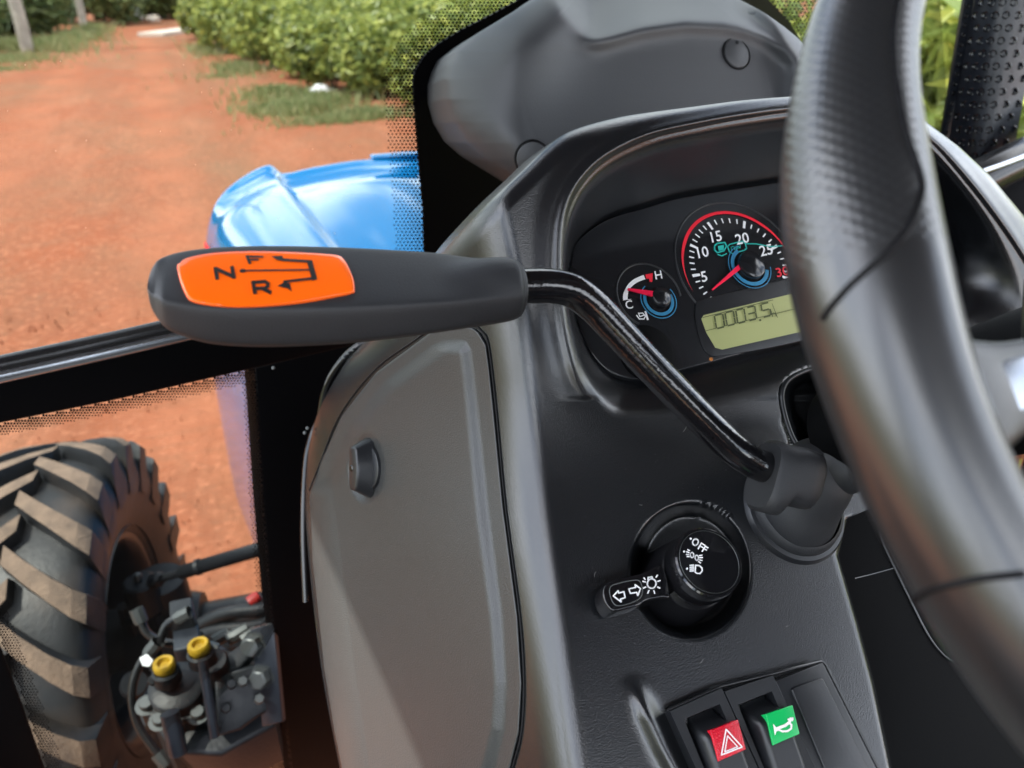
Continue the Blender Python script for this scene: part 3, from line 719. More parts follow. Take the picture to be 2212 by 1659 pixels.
# dust specks on the windshield
V, Fs = [], []
for (U, V_) in [(120, 325), (345, 283), (755, 315), (760, 330), (855, 500), (905, 40), (900, 115), (455, 190), (498, 280), (600, 470), (702, 610), (640, 520)]+[(exec_rng.uniform(0, 880), exec_rng.uniform(0, 520)) for _ in range(22)]:
    r_ = exec_rng.uniform(.4, 1.0); k = len(V)
    for j in range(6): V.append(G.pt(U+r_*math.cos(j*1.05), V_+r_*math.sin(j*1.05)*1.3, .0012))
    Fs.append([k+j for j in range(6)])
mesh('dust_specks', V, Fs, M['slab'], cab, smooth=False)['kind'] = 'stuff'
prism('front_pillar', [G.pt(*p, off=.004) for p in [(-790, -900), (-690, -900), (-690, 1300), (-790, 1300)]], -G.n*.05, M['frit'], cab, .004)
# sill under the right-hand window, unseen roof shaped to shade the dash, floor, far pillars
tube('right_sill', [P(2040, 428, 1.0), P(2130, 380, 1.0), P(2230, 332, 1.02), P(2420, 245, 1.06)], .026, M['trim'], cab, 16)
tube('sill_highlight', [P(2122, 371, .965), P(2160, 358, .97), P(2230, 332, .985), P(2420, 250, 1.02)], .004, M['bright'], cab, 10)  # bright strip stands in for the highlight along the black sill
box('right_apron', P(2215, 470, 1.08), AX_R*.14, (0, .01, 0), AX_U*.072, M['frit'], cab)
box('roof', (.45, .02, 2.42), (.93, 0, 0), (0, 1.06, 0), (0, 0, .06), M['roof'], cab, .03)
for x, hw in ((-.48, .16), (1.26, .16)):
    box('unseen_fender', (x, -.62, .95), (hw, 0, 0), (0, .48, 0), (0, 0, .24), M['trim'], cab, .06)  # out of view, added to block light bouncing off the ground
seat = thing('unseen_seat', 'unseen black operator seat, added to darken reflections on the wheel rim', 'seat', (.38, -.45, .74))  # out of view, added so the rim reflects something dark
box('cushion', (.38, -.42, 1.05), (.24, 0, 0), (0, .22, .02), (0, 0, .07), M['rubber'], seat, .05)
box('backrest', (.38, -.70, 1.45), (.24, 0, 0), (0, .06, 0), (0, -.05, .36), M['rubber'], seat, .05)
box('pedestal', (.38, -.42, .86), (.16, 0, 0), (0, .16, 0), (0, 0, .12), M['trim'], seat, .01)
box('floor', (.38, -.15, .72), (.80, 0, 0), (0, .85, 0), (0, 0, .02), M['mat_floor'], cab)
for x, y in ((-.44, -1.0), (1.28, -1.0), (-.46, -.12), (1.30, -.12)):
    box('pillar', (x, y, 1.58), (.03, 0, 0), (0, .04, 0), (0, 0, .86), M['trim'], cab, .008)
for x in (-.50, 1.26): box('unseen_door_sill', (x, .28, .93), (.03, 0, 0), (0, .40, 0), (0, 0, .21), M['trim'], cab, .01)  # out of view, added to keep red ground bounce off the console
box('rear_wall', (.38, -1.1, 1.05), (.85, 0, 0), (0, .02, 0), (0, 0, .33), M['trim'], cab)
box('firewall', (.45, .66, 1.0), (.33, 0, 0), (0, .012, 0), (0, 0, .30), M['frit'], cab)
# wiring behind the console
cb = thing('wiring_cable', 'thin black cable looping down beside the console', 'cable', P(700, 850, .72))
tube('sheath', spline([P(790, 735, .70), P(745, 770, .70), P(705, 830, .71), P(690, 900, .72), P(672, 945, .72), P(660, 1010, .72), P(655, 1150, .72), P(660, 1300, .72)], 40), .0028, M['gloss'], cb, 10)
for U, V_ in [(762, 756), (752, 763), (742, 772), (590, 795), (664, 925), (658, 935)]:
    lathe('clip', [(0, .0016), (.0012, .0013), (.0018, 0), (.0015, -.0016)], P(U, V_, .693), -AX_C, M['steel'], cb, 8)  # steel beads stand in for sparkles of light on the cable

# ================================================================== DASHBOARD CONSOLE
LOW = tilt(50, P(1530, 1220, .47))                         # reclined lower face with the switches
HOOD = tilt(25, P(1500, 880, LOW.d(1500, 880)))            # steeper upper part around the instruments
CLU = tilt(45, P(1450, 815, LOW.d(1500, 880)+.020))        # instrument face
UC = [(200, 1040), (430, 1058), (500, 1075), (600, 1096), (800, 1120), (1000, 1143), (1200, 1165), (1450, 1198), (1720, 1236)]   # left corner
QL = [(196, 1812), (203, 1795), (209, 1700), (217, 1600), (230, 1500), (243, 1400), (257, 1320), (284, 1230), (320, 1178), (368, 1128), (432, 1060), (492, 1002), (545, 955), (640, 880), (738, 800), (800, 738),
      (880, 692), (960, 669), (1060, 660), (1160, 663), (1300, 676), (1450, 695), (1580, 718), (1740, 750)]
QR = [(196, 1816), (204, 1850), (215, 1900), (250, 1983), (315, 2070), (380, 2140), (470, 2215), (600, 2310), (760, 2390), (900, 2390), (1000, 2100), (1120, 1830), (1200, 1811), (1350, 1855), (1477, 1889), (1659, 1927), (1740, 1945)]
OPEN = spline([(1318, 893), (1268, 830), (1240, 740), (1226, 650), (1221, 560), (1228, 470), (1255, 405), (1310, 348), (1400, 303), (1500, 278), (1600, 259), (1720, 243), (1860, 243), (1985, 290), (2090, 400), (2205, 560), (2300, 740), (2280, 860), (2100, 905), (1900, 870), (1760, 840), (1600, 872), (1450, 898), (1375, 903)], 160, True)
FACE = spline([(1396, 821), (1331, 813), (1287, 779), (1259, 729), (1239, 670), (1227, 610), (1230, 565), (1249, 520), (1309, 476), (1385, 453), (1469, 429), (1622, 404), (1780, 385), (1930, 400), (2030, 470), (2065, 560), (2070, 650), (1990, 690), (1860, 710), (1734, 734), (1600, 766), (1480, 799)], 150, True)
POCKET = spline([(1735, 803), (1702, 822), (1689, 852), (1695, 895), (1709, 938), (1722, 962), (1800, 960), (1930, 930), (1960, 850), (1900, 760), (1820, 775)], 60, True)
WELL = [(1490+121*math.cos(a), 1233+138*math.sin(a)) for a in np.linspace(0, 6.283, 60, endpoint=False)]
RIDGE = [(1372, 1470), (1400, 1540), (1432, 1610), (1480, 1700), (1510, 1760)]
def front_depth(U, V, holes=True):
    d = smin(LOW.grid(U, V), HOOD.grid(U, V), .02)
    uc = pl(V, UC); dc = smin(LOW.grid(uc, V), HOOD.grid(uc, V), .02)
    x = np.clip(uc-U, -400, 700)
    side = dc+x*.00046-.016*np.sin(np.clip(x/430, 0, 1)*math.pi)*(x > 0)
    d = smax(d, side, .026)
    so = sdist(U, V, OPEN)
    # lip: a rounded bead all round the opening
    e = np.clip(-so, 0, 200)
    d = d-(.0045*np.exp(-((e-13)/12)**2)+.003*np.exp(-((e-34)/26)**2))*(V < 860)*sstep((900-V)/120)
    if holes:
        sk = sdist(U, V, FACE); f = np.clip(so/(so+np.clip(-sk, 0, None)+1e-6), 0, 1); f = np.where(so < 0, 0, np.where(sk > 0, 1, f))
        g = np.where(f < .25, f*f*2.0, .125+(f-.25)*1.1667)
        dcl = CLU.grid(U, V)+.004
        d = d+(dcl-d)*g*(so > 0)
        sp_ = sdist(U, V, POCKET); d = d+.11*sstep((sp_+3)/26)
        sw = sdist(U, V, np.array(WELL)); d = d+.030*sstep((sw+12)/34)
    d = d-.0075*np.exp(-(pdist(U, V, RIDGE)/22)**2)*sstep((V-1450)/110)
    return d
def console_shell():
    t = thing('dashboard_console', 'black textured dashboard console with deep arched hood round the gauges', 'dashboard', (.36, .45, .74))
    vs = np.concatenate([np.linspace(196.5, 300, 42), np.linspace(304, 1740, 250)])
    s = np.linspace(0, 1, 300)
    s = np.concatenate([np.linspace(0, .06, 24)[:-1], np.linspace(.06, .94, 270), np.linspace(.94, 1, 16)[1:]])
    QLs = spline(QL, 200); L = np.interp(vs, QLs[:, 0], QLs[:, 1]); Rr = np.interp(vs, [q[0] for q in QR], [q[1] for q in QR])
    U = L[:, None]+(Rr-L)[:, None]*s[None]; V = np.broadcast_to(vs[:, None], U.shape).copy()
    d = front_depth(U, V)
    outl = [(q[1], q[0]) for q in QL]+[(q[1], q[0]) for q in QR[::-1]]
    el = pdist(U, V, [(q[1], q[0]) for q in QLs[::2]]); er = pdist(U, V, [(q[1], q[0]) for q in QR[:8]])
    d = d+qround(el, 46, .016)+qround(er, 40, .014)
    d = d+qround(pdist(U, V, [(q[1], q[0]) for q in QR[11:]]), 12, .004)
    pts = PG(U, V, d); n, m_ = U.shape
    back = np.array((.0, .80, -.25)); sides = np.array((.02, .2, -.1))
    sk1 = pts[:, 0]+np.array((.03, .10, -.03)); sk2 = pts[:, -1]+np.array((-.015, .12, -.05)); sk0 = pts[0]
    full = np.concatenate([sk1[:, None], pts, sk2[:, None]], 1)
    mesh('shell', full.reshape(-1, 3), gridfaces(n, m_+2), M['black'], t, angle=70)
    pk = np.array(POCKET); pe = pk[:24] if len(pk) > 24 else pk
    q = [(u_, v) for u_, v in spline([(1790, 786), (1765, 795), (1735, 803), (1702, 822), (1689, 852), (1695, 895), (1709, 938), (1722, 962)], 50)]
    dd = front_depth(np.array([[a for a, b in q]]), np.array([[b for a, b in q]]), False)[0]
    tube('pocket_trim', [P(a, b, d_-.0002) for (a, b), d_ in zip(q, dd)], .0017, M['smooth_black'], t, 10)
    return t
console = console_shell()
def side_normal(U, V):
    a = surf_side(U-4, V); b = surf_side(U+4, V); c_ = surf_side(U, V-4); e = surf_side(U, V+4)
    n = np.cross(b-a, e-c_); n /= np.linalg.norm(n); return n if n@(EYE-a) > 0 else -n
def depth1(U, V, holes=False): return float(front_depth(np.array([[float(U)]]), np.array([[float(V)]]), holes)[0, 0])
def surf_side(U, V): return P(U, V, depth1(U, V))

# grey access panel on the side of the console
DOORR = [(700, 968), (702, 1003), (708, 1022), (718, 1035), (745, 1051), (800, 1058), (875, 1066), (1093, 1088), (1330, 1119), (1477, 1128), (1583, 1122), (1659, 1103), (1740, 1076)]
DOORL = [(700, 966), (704, 948), (745, 893), (804, 813), (850, 776), (899, 738), (1011, 686), (1070, 668), (1212, 674), (1447, 700), (1580, 722), (1740, 755)]
def side_panel():
    vs = np.concatenate([np.linspace(700.2, 760, 34), np.linspace(763, 1740, 190)]); s = np.concatenate([np.linspace(0, .08, 22)[:-1], np.linspace(.08, .9, 90), np.linspace(.9, 1, 26)[1:]])
    L = pl(vs, DOORL); Rr = pl(vs, DOORR); U = L[:, None]+(Rr-L)[:, None]*s; V = np.broadcast_to(vs[:, None], U.shape).copy()
    d = front_depth(U, V, False)
    edge = [(q[1], q[0]) for q in DOORL]+[(q[1], q[0]) for q in DOORR[::-1]]
    dr_ = pdist(U, V, [(q[1], q[0]) for q in DOORR]); dl_ = pdist(U, V, [(q[1], q[0]) for q in DOORL[:7]]); dl2 = pdist(U, V, [(q[1], q[0]) for q in DOORL[6:]])
    e = np.minimum(dr_, dl_)
    up = .0030-qround(e, 5, .0036)
    up = up+.0065*sstep((dr_-30)/34)*sstep((dl_-22)/36)
    d = d-up+qround(dl2, 60, .020)*sstep((V-960)/200)
    q = np.hypot((U-792)/40, (V-1012)/78); d = d+.008*(1-sstep((q-.55)/.5))
    pts = PG(U, V, d); n, m_ = U.shape
    nb = pts[:, 0]+np.array((.02, .05, 0)); nr = pts[:, -1]+np.array((.0008, .007, 0)); top = pts[:1]
    full = np.concatenate([nb[:, None], pts, nr[:, None]], 1)
    sp_ = mesh('side_panel', full.reshape(-1, 3), gridfaces(n, m_+2), M['grey'], console, angle=70)
    tag(sp_, 'grey side access panel with a black turn latch')
    # dark joint round the panel
    ln = [(q[1]+3, q[0]) for q in DOORR[2:]]
    tube('panel_seam', [P(u_, v, depth1(u_, v)-.0006) for u_, v in spline([(668, 1060), (690, 1004), (735, 896), (811, 798), (892, 738), (946, 699), (968, 694), (1004, 696), (1026, 704), (1040, 716), (1055, 744), (1071, 875), (1092, 1093), (1123, 1330), (1132, 1477), (1126, 1583), (1107, 1659), (1082, 1740)], 90)], .0007, M['seam'], console, 8)
    n = side_normal(800, 1012); c_ = P(793, 1010, depth1(793, 1010)-.0085)
    up_ = surf_side(793, 960)-surf_side(793, 1060); up_ -= n*(up_@n); up_ /= np.linalg.norm(up_); ac = np.cross(up_, n)
    V_, fs = lathe_geo([(0, .001), (.0165, .001), (.018, .0005), (.0185, -.004)], c_, n, 36); lt = mesh('latch', V_, fs, M['smooth_black'], console, angle=40)
    # turn grip: wedge-shaped bar across the dish
    top = [c_+n*.013+up_*a*.0172+ac*b for a, b in [(-1, -.0035), (-.86, -.006), (0, -.0068), (.86, -.006), (1, -.0035), (1, .0035), (.86, .0062), (0, .0085), (-.86, .0062), (-1, .0035)]]
    V_, fs = prism_geo(top, -n*.014, .0022); V_ = [np.array(p)+(np.array(p)-c_-n*((np.array(p)-c_)@n))*(.35 if (np.array(p)-c_)@n < .004 else 0) for p in V_]
    mesh('latch_grip', V_, fs, M['smooth_black'], lt, angle=50)
    lathe('dimple', [(0, .0006), (.002, .0006), (.0026, 0)], c_+n*.0131-ac*.0015, n, M['gloss'], lt, 14)
side_panel()
V, Fs = [], []
for i in range(170):
    u_, v_ = rng.uniform(1225, 1830), rng.uniform(880, 1520)
    if math.hypot((u_-1490)/135, (v_-1233)/150) < 1 or u_ > 1790+(v_-1100)*.18: continue
    r_ = rng.uniform(.2, .55)*(1.5 if rng.uniform() < .06 else 1); d_ = depth1(u_, v_, False)-.0003; k = len(V)
    for j in range(5): V.append(P(u_+r_*math.cos(j*1.2566), v_+r_*math.sin(j*1.2566), d_))
    Fs.append([k+j for j in range(5)])
for i in range(6):
    u_, v_ = rng.uniform(1240, 1780), rng.uniform(900, 1480)
    if math.hypot((u_-1490)/135, (v_-1233)/150) < 1: continue
    a_ = rng.uniform(0, 3.1); L_ = rng.uniform(3, 8); c_ = rng.uniform(-.5, .5); k = len(V); w_ = .32
    for q in np.linspace(-1, 1, 6):
        x, y = u_+L_*q*math.cos(a_)-c_*L_*q*q*math.sin(a_), v_+L_*q*math.sin(a_)+c_*L_*q*q*math.cos(a_); d_ = depth1(x, y, False)-.0004
        V += [P(x-w_*math.sin(a_), y+w_*math.cos(a_), d_), P(x+w_*math.sin(a_), y-w_*math.cos(a_), d_)]
    Fs += [(k+2*j, k+2*j+1, k+2*j+3, k+2*j+2) for j in range(5)]
mesh('dust', V, Fs, mat('grey_dust', (.20, .19, .18), .9), console, smooth=False)['kind'] = 'stuff'

# ------------------------------------------------------------------ instrument cluster
def cluster():
    t = thing('instrument_cluster', 'instrument cluster with tachometer, temperature gauge and green hour display', 'instrument panel', CLU.pt(1600, 600))
    # lens plate: gently proud with a rolled edge
    c_ = FACE.mean(0); rings = []
    for k, (s, h) in enumerate([(1.0, -.004), (.998, .0005), (.992, .0012), (.98, .0014)]):
        rings.append([CLU.pt(*(c_+(p-c_)*s), off=h) for p in FACE])
    V = np.concatenate(rings); n = len(FACE); fs = gridfaces(4, n, True); fs.append([3*n+i for i in range(n)])
    plate = mesh('lens_plate', V, fs, M['cluster'], t, angle=50)
    S = lambda u_, v, off=0: CLU.pt(u_, v, .0014+off)
    o = np.array((1596., 582.)); O3 = CLU.pt(*o); ex = np.array((1., 0, 0)); ey = np.array((0, math.sin(R(45)), math.cos(R(45))))
    k = CLU.d(*o)/.524
    def px(r_, a, org=O3):                     # polar on the face, metres -> world
        return org+ex*r_*math.cos(R(a))+ey*r_*math.sin(R(a))+CLU.n*.0021
    # angle of each major tick read off the dial (0, 5, 10, 15, 20, 25, 30)
    val = [0, 5, 10, 15, 20, 25, 30]; ang = [216, 180, 145, 107.5, 62, 18.5, -20]
    A = lambda v_: np.interp(v_, val, ang)
    def arcband(r0, r1, a0, a1, org=O3, n_=40, taper=None):
        V_ = []
        for i in range(n_+1):
            a = a0+(a1-a0)*i/n_; f = 1 if taper is None else taper(i/n_)
            V_ += [px(r1, a, org), px(r1+(r0-r1)*f, a, org)]
        return V_, gridfaces(n_+1, 2)
    ringv = [O3+ey*.002*k+ex*.001+(.0485*k)*(ex*math.cos(R(a))+ey*math.sin(R(a)))+CLU.n*.0012 for a in np.linspace(-5, 222, 70)]
    t_ = tube('tachometer', ringv, .0009, M['smooth_black'], t, 8)
    V_, fs = arcband(.0415*k, .0438*k, 195, -2, n_=60, taper=lambda s: min(1, 4*s, 4*(1-s)+.1)); mesh('red_band', V_, fs, M['red'], t_)
    g = ([], [])
    for i in range(31):
        if i == 0: continue
        a = A(i); mj = i % 5 == 0
        r0, r1, wd = (.0325*k, .0385*k, .0021*k) if mj else (.0345*k, .0382*k, .0010*k)
        da = math.degrees(wd/2/r1)
        g = join(g, arcband(r0, r1, a-da, a+da, n_=1))
    mesh('scale_ticks', g[0], g[1], M['white'], t_, smooth=False)
    ink = Ink()
    for s_, (u_, v) in {'5': (1522, 600), '10': (1517, 548), '15': (1546, 514), '20': (1604, 518), '25': (1656, 543)}.items():
        e = np.array((29, -6.2)); ink.text(s_, (u_-2, v+11), e, np.array((-7.5, -31)), 'CENTER')
    ink.put('numerals', S, M['white'], t_, .001)
    ink = Ink(); ink.text('30', (1688, 599), np.array((29, -6.2)), np.array((-6.5, -27)), 'CENTER'); ink.put('red_numeral', S, M['red'], t_, .001)
    # engine and implement symbols
    ink = Ink(); ink.line([(1540, 534), (1546, 529), (1562, 527), (1566, 535), (1560, 545), (1546, 549), (1540, 543), (1540, 534)], 3)
    ink.poly([(1547, 535), (1560, 532), (1560, 543), (1549, 545)]); ink.line([(1547, 553), (1556, 556), (1566, 551)], 2.5)
    ink.line([(1568, 536), (1573, 531), (1600, 524), (1606, 529), (1609, 540), (1604, 544), (1578, 551), (1572, 547), (1568, 536)], 2.5)
    ink.line([(1607, 530), (1630, 530), (1660, 536), (1688, 534)], 2.2)
    ink.line([(1577, 545), (1576, 537), (1582, 536), (1584, 543)], 1.6); ink.line([(1587, 542), (1586, 535)], 1.6); ink.line([(1590, 541), (1590, 534), (1595, 539), (1595, 532)], 1.6)
    ink.put('symbols', S, M['teal'], t_, .001)
    dk = CLU.pt(1614, 580)+CLU.n*.0016
    for r0, r1, a0, a1 in [(.0145, .0118, 110, 340), (.0165, .0159, 100, 350)]:
        V_, fs = arcband(r0*k, r1*k, a0, a1, dk, 40); mesh('blue_ring', V_, fs, M['blue_print'], t_)
    lathe('dial_boss', [(0, .0065), (.0082*k, .0062), (.0096*k, .0052), (.0102*k, .003), (.0103*k, 0)], dk+CLU.n*.001, CLU.n, M['cluster'], t_, 40)
    a, b = CLU.pt(1596, 578, .0062), CLU.pt(1533, 631, .0045)
    ax = (b-a)/np.linalg.norm(b-a); sd_ = np.cross(ax, CLU.n)
    prism('needle', [a-sd_*.0018-ax*.004, a+sd_*.0018-ax*.004, a+sd_*.0020, b+sd_*.0006, b-sd_*.0006, a-sd_*.0020], -CLU.n*.0012, M['needle'], t_)
    # temperature gauge
    tc_ = CLU.pt(1411, 655)
    ringv = [CLU.pt(1400, 640)+(.0225*k)*(ex*math.cos(R(a))+ey*math.sin(R(a)))+CLU.n*.0012 for a in np.linspace(-10, 232, 50)]
    tg = tube('temperature_gauge', ringv, .0009, M['smooth_black'], t, 8)
    ink = Ink()
    for q in ([(1374, 613), (1391, 605), (1393, 595), (1376, 597)], ):
        pass
    outer = spline([(1371, 690), (1368, 678), (1372, 655), (1381, 636), (1392, 624), (1406, 611), (1414, 607)], 20); innr = spline([(1384, 685), (1383, 674), (1385, 662), (1392, 648), (1402, 636), (1412, 626), (1420, 620)], 20)
    off = np.array((-28., -14.)); sc = .0
    outer = [(1342, 653), (1343, 640), (1349, 626), (1357, 615), (1369, 605), (1383, 598), (1388, 607)]
    outer = spline([(1343, 652), (1343, 641), (1347, 629), (1356, 615), (1369, 605), (1387, 597)], 20); innr = spline([(1362, 649), (1353, 650), (1355, 632), (1363, 621), (1374, 613), (1391, 606)], 20)
    ink.poly([tuple(p) for p in outer]+[tuple(p) for p in innr[::-1]])
    ink.text('H', (1412, 607), np.array((24, -4)), np.array((-5, -25))); ink.text('C', (1349, 671), np.array((24, -4)), np.array((-5, -25)))
    ink.line([(1391, 676), (1396, 693)], 4); ink.line([(1376, 679), (1379, 687), (1390, 683)], 2.2); ink.line([(1372, 684), (1378, 692), (1388, 692), (1391, 686), (1385, 679), (1376, 680)], 2.2)
    ink.put('scale', S, M['white'], tg, .001)
    ink = Ink(); ink.poly([(1391, 596), (1407, 593), (1406, 612), (1400, 612), (1399, 605), (1393, 606)]); ink.put('hot_mark', S, M['red'], tg, .001)
    dk = CLU.pt(1418, 653)+CLU.n*.0016
    for r0, r1, a0, a1 in [(.0108, .0086, 150, 375), (.0128, .0121, 120, 390)]:
        V_, fs = arcband(r0*k, r1*k, a0, a1, dk, 40); mesh('blue_ring', V_, fs, M['blue_print'], tg)
    lathe('dial_boss', [(0, .0065), (.0055*k, .0062), (.0066*k, .0052), (.0072*k, .003), (.0073*k, 0)], CLU.pt(1421, 648)+CLU.n*.001, CLU.n, M['cluster'], tg, 36)
    a, b = CLU.pt(1404, 643, .0065), CLU.pt(1351, 630, .0045); ax = (b-a)/np.linalg.norm(b-a); sd_ = np.cross(ax, CLU.n)
    prism('needle', [a-sd_*.0022, a+sd_*.0022, b+sd_*.0007, b-sd_*.0007], -CLU.n*.0012, M['needle'], tg)
    # hour display
    fr = spline([(1500, 690), (1500, 662), (1512, 650), (1600, 628), (1722, 597), (1775, 590), (1800, 640), (1812, 690), (1800, 715), (1700, 745), (1560, 770), (1526, 766), (1510, 735)], 60, True)
    hd = prism('display_frame', [CLU.pt(*p, off=.0024) for p in fr], -CLU.n*.002, M['smooth_black'], t, .0006)
    lc = [(1511, 692), (1516, 684), (1722, 634), (1766, 626), (1790, 680), (1788, 698), (1776, 708), (1556, 758), (1541, 754), (1522, 722)]
    S2 = lambda u_, v, off=0: CLU.pt(u_, v, .0026+off)
    mesh('screen', [S2(*p) for p in lc], [list(f) for f in tri_poly(lc)], M['lcd'], hd, smooth=False)
    ink = Ink()
    E1, E2 = np.array((17.5, -4.4)), np.array((4.6, 28.0)); seg = {'0': 'abcdef', '3': 'abcdg', '5': 'acdfg'}
    def digit(ch, o_):
        p = lambda x, y: tuple(o_+E1*x+E2*y)
        L = {'a': (p(.15, 0), p(.85, 0)), 'b': (p(1, .06), p(1, .45)), 'c': (p(1, .55), p(1, .94)), 'd': (p(.15, 1), p(.85, 1)), 'e': (p(0, .55), p(0, .94)), 'f': (p(0, .06), p(0, .45)), 'g': (p(.15, .5), p(.85, .5))}
        for c_ in seg[ch]: ink.line(list(L[c_]), 3.4)
    for i, (ch, q) in enumerate(zip('00035', [(1538, 686), (1561, 680), (1584, 674.5), (1607, 669), (1638, 661.5)])): digit(ch, np.array(q))
    ink.poly([(1634, 694), (1638, 693), (1639, 697), (1635, 698)])
    ink.line([(1660, 676), (1663, 688)], 1.8); ink.line([(1661, 683), (1665, 680), (1669, 681), (1671, 687)], 1.8)
    ink.line([(1662, 660), (1674, 690)], 1.2); ink.put('digits', S2, M['lcd_dark'], hd, .0008)
    ink = Ink(); ink.line([(1518, 719), (1600, 698), (1784, 654)], 1.3); ink.line([(1513, 690), (1664, 652)], 1.3); ink.put('divider_line', S2, M['lcd_dark'], hd, .0008)
    # round knob at the lower left of the plate and an orange speck of dust
    lathe('button', [(0, .003), (.018, .003), (.0205, .002), (.021, 0)], CLU.pt(1395, 765, .001), CLU.n, M['shaded_matt_black'], t, 32)
cluster()
lump('dirt_crumb', P(1536, 776, LOW.d(1500, 880)+.0065), .0013, .001, .001, mat('orange_crumb', (.6, .22, .05), .8), 'tiny orange crumb of dirt under the hour display', 'crumb', 3)

# ------------------------------------------------------------------ grey wiper-motor cover in front of the windshield
CW = tilt(32, P(1300, 250, .72))
COWL = [(-60, 1236), (0, 1153), (36, 1090), (80, 1019), (112, 978), (140, 964), (170, 957), (215, 959), (264, 973), (309, 1000), (344, 1040), (380, 1099), (430, 1180), (500, 1260)]
COWR = [(-60, 1500), (-30, 1560), (0, 1600), (25, 1648), (58, 1694), (80, 1721), (94, 1735), (140, 1765), (200, 1790), (300, 1810), (500, 1820)]
LEDGE = [(1180, -20), (1232, 40), (1269, 80), (1286, 84), (1310, 79), (1386, 58), (1476, 45), (1564, 49), (1609, 58), (1650, 75), (1700, 110), (1900, 230)]
def cowl_depth(U, V):
    d = CW.grid(U, V)
    lv = pl(U, [(q[0], q[1]) for q in LEDGE]); x = np.clip(lv-V, -60, 160)
    on = sstep((U-1195-np.clip((80-V), -30, 120)*-.0)/60)
    k = np.where(x > 0, x*.0021, 0)*sstep((U-(1190+np.clip(V, -60, 90)*.75))/40)
    rt = sstep((U-(1585+np.clip(V-20, 0, 120)*.6))/75)                                  # right shoulder rises again
    d = d+k*(1-rt)+.012*np.clip(1-np.abs(x)/22, 0, 1)**2*0
    d = d-.010*np.exp(-(x/26)**2)*sstep((U-1230)/60)*(1-rt*.3)                       # rolled front edge of the ledge
    d = d-.022*rt*np.exp(-((U-(1640+np.clip(V, 0, 120)*.75))/45)**2)
    # left shoulder bulges towards the driver
    d = d+.05*sstep((1130-U)/190)+.0-.022*np.exp(-((U-1150+(V-120)*.25)/90)**2-((V-60)/140)**2)
    d = d+qround(pdist(U, V, [(q[1], q[0]) for q in COWL]), 95, .055)+qround(pdist(U, V, [(q[1], q[0]) for q in COWR]), 55, .035)
    return d
def cowl():
    t = thing('wiper_cover', 'grey rounded wiper motor cover with round cap, behind the gauge hood at the windshield', 'cover', P(1400, 400, .74))
    vs = np.linspace(-60, 500, 150); s = np.concatenate([np.linspace(0, .2, 40)[:-1], np.linspace(.2, .85, 80), np.linspace(.85, 1, 34)[1:]])
    L = pl(vs, COWL); Rr = pl(vs, COWR); U = L[:, None]+(Rr-L)[:, None]*s; V = np.broadcast_to(vs[:, None], U.shape).copy()
    d = cowl_depth(U, V)
    # smooth the relief a little so that the folds read as moulded plastic
    for _ in range(9):
        d[1:-1, 1:-1] = .5*d[1:-1, 1:-1]+.125*(d[:-2, 1:-1]+d[2:, 1:-1]+d[1:-1, :-2]+d[1:-1, 2:])
    pts = PG(U, V, d); b = np.array((.02, .12, -.02))
    full = np.concatenate([(pts[:, 0]+b)[:, None], pts, (pts[:, -1]+np.array((-.01, .12, -.02)))[:, None]], 1)
    mesh('shell', full.reshape(-1, 3), gridfaces(len(vs), len(s)+2), M['cowl'], t, angle=80)
    dd = lambda u_, v: float(cowl_depth(np.array([[float(u_)]]), np.array([[float(v)]]))[0, 0])
    for (u_, v, rr) in [(1590, 117, .0150), (1150, 342, .0150)]:
        q = [P(a, b_, dd(a, b_)) for a, b_ in ((u_-20, v), (u_+20, v), (u_, v-20), (u_, v+20))]
        n = np.cross(q[1]-q[0], q[3]-q[2]); n /= np.linalg.norm(n); n = n if n@(EYE-q[0]) > 0 else -n
        c_ = P(u_, v, dd(u_, v))
        V_, fs = lathe_geo([(0, .0022), (rr-.0018, .0022), (rr-.0006, .0014), (rr, -.002)], c_, n, 36); cp = mesh('cap', V_, fs, M['cowl'], t, angle=45)
        V_, fs = lathe_geo([(rr+.0001, .0012), (rr+.0008, .0018), (rr+.0015, .0012), (rr+.0015, -.002)], c_, n, 36); mesh('cap_ring', V_, fs, M['seam'], cp, angle=45)
        lathe('notch', [(0, .0024), (.0016, .0024), (.0019, .002)], c_+AX_U*rr*.72, n, M['seam'], cp, 12)
cowl()

# ================================================================== CONTROLS
NL_ = LOW.n
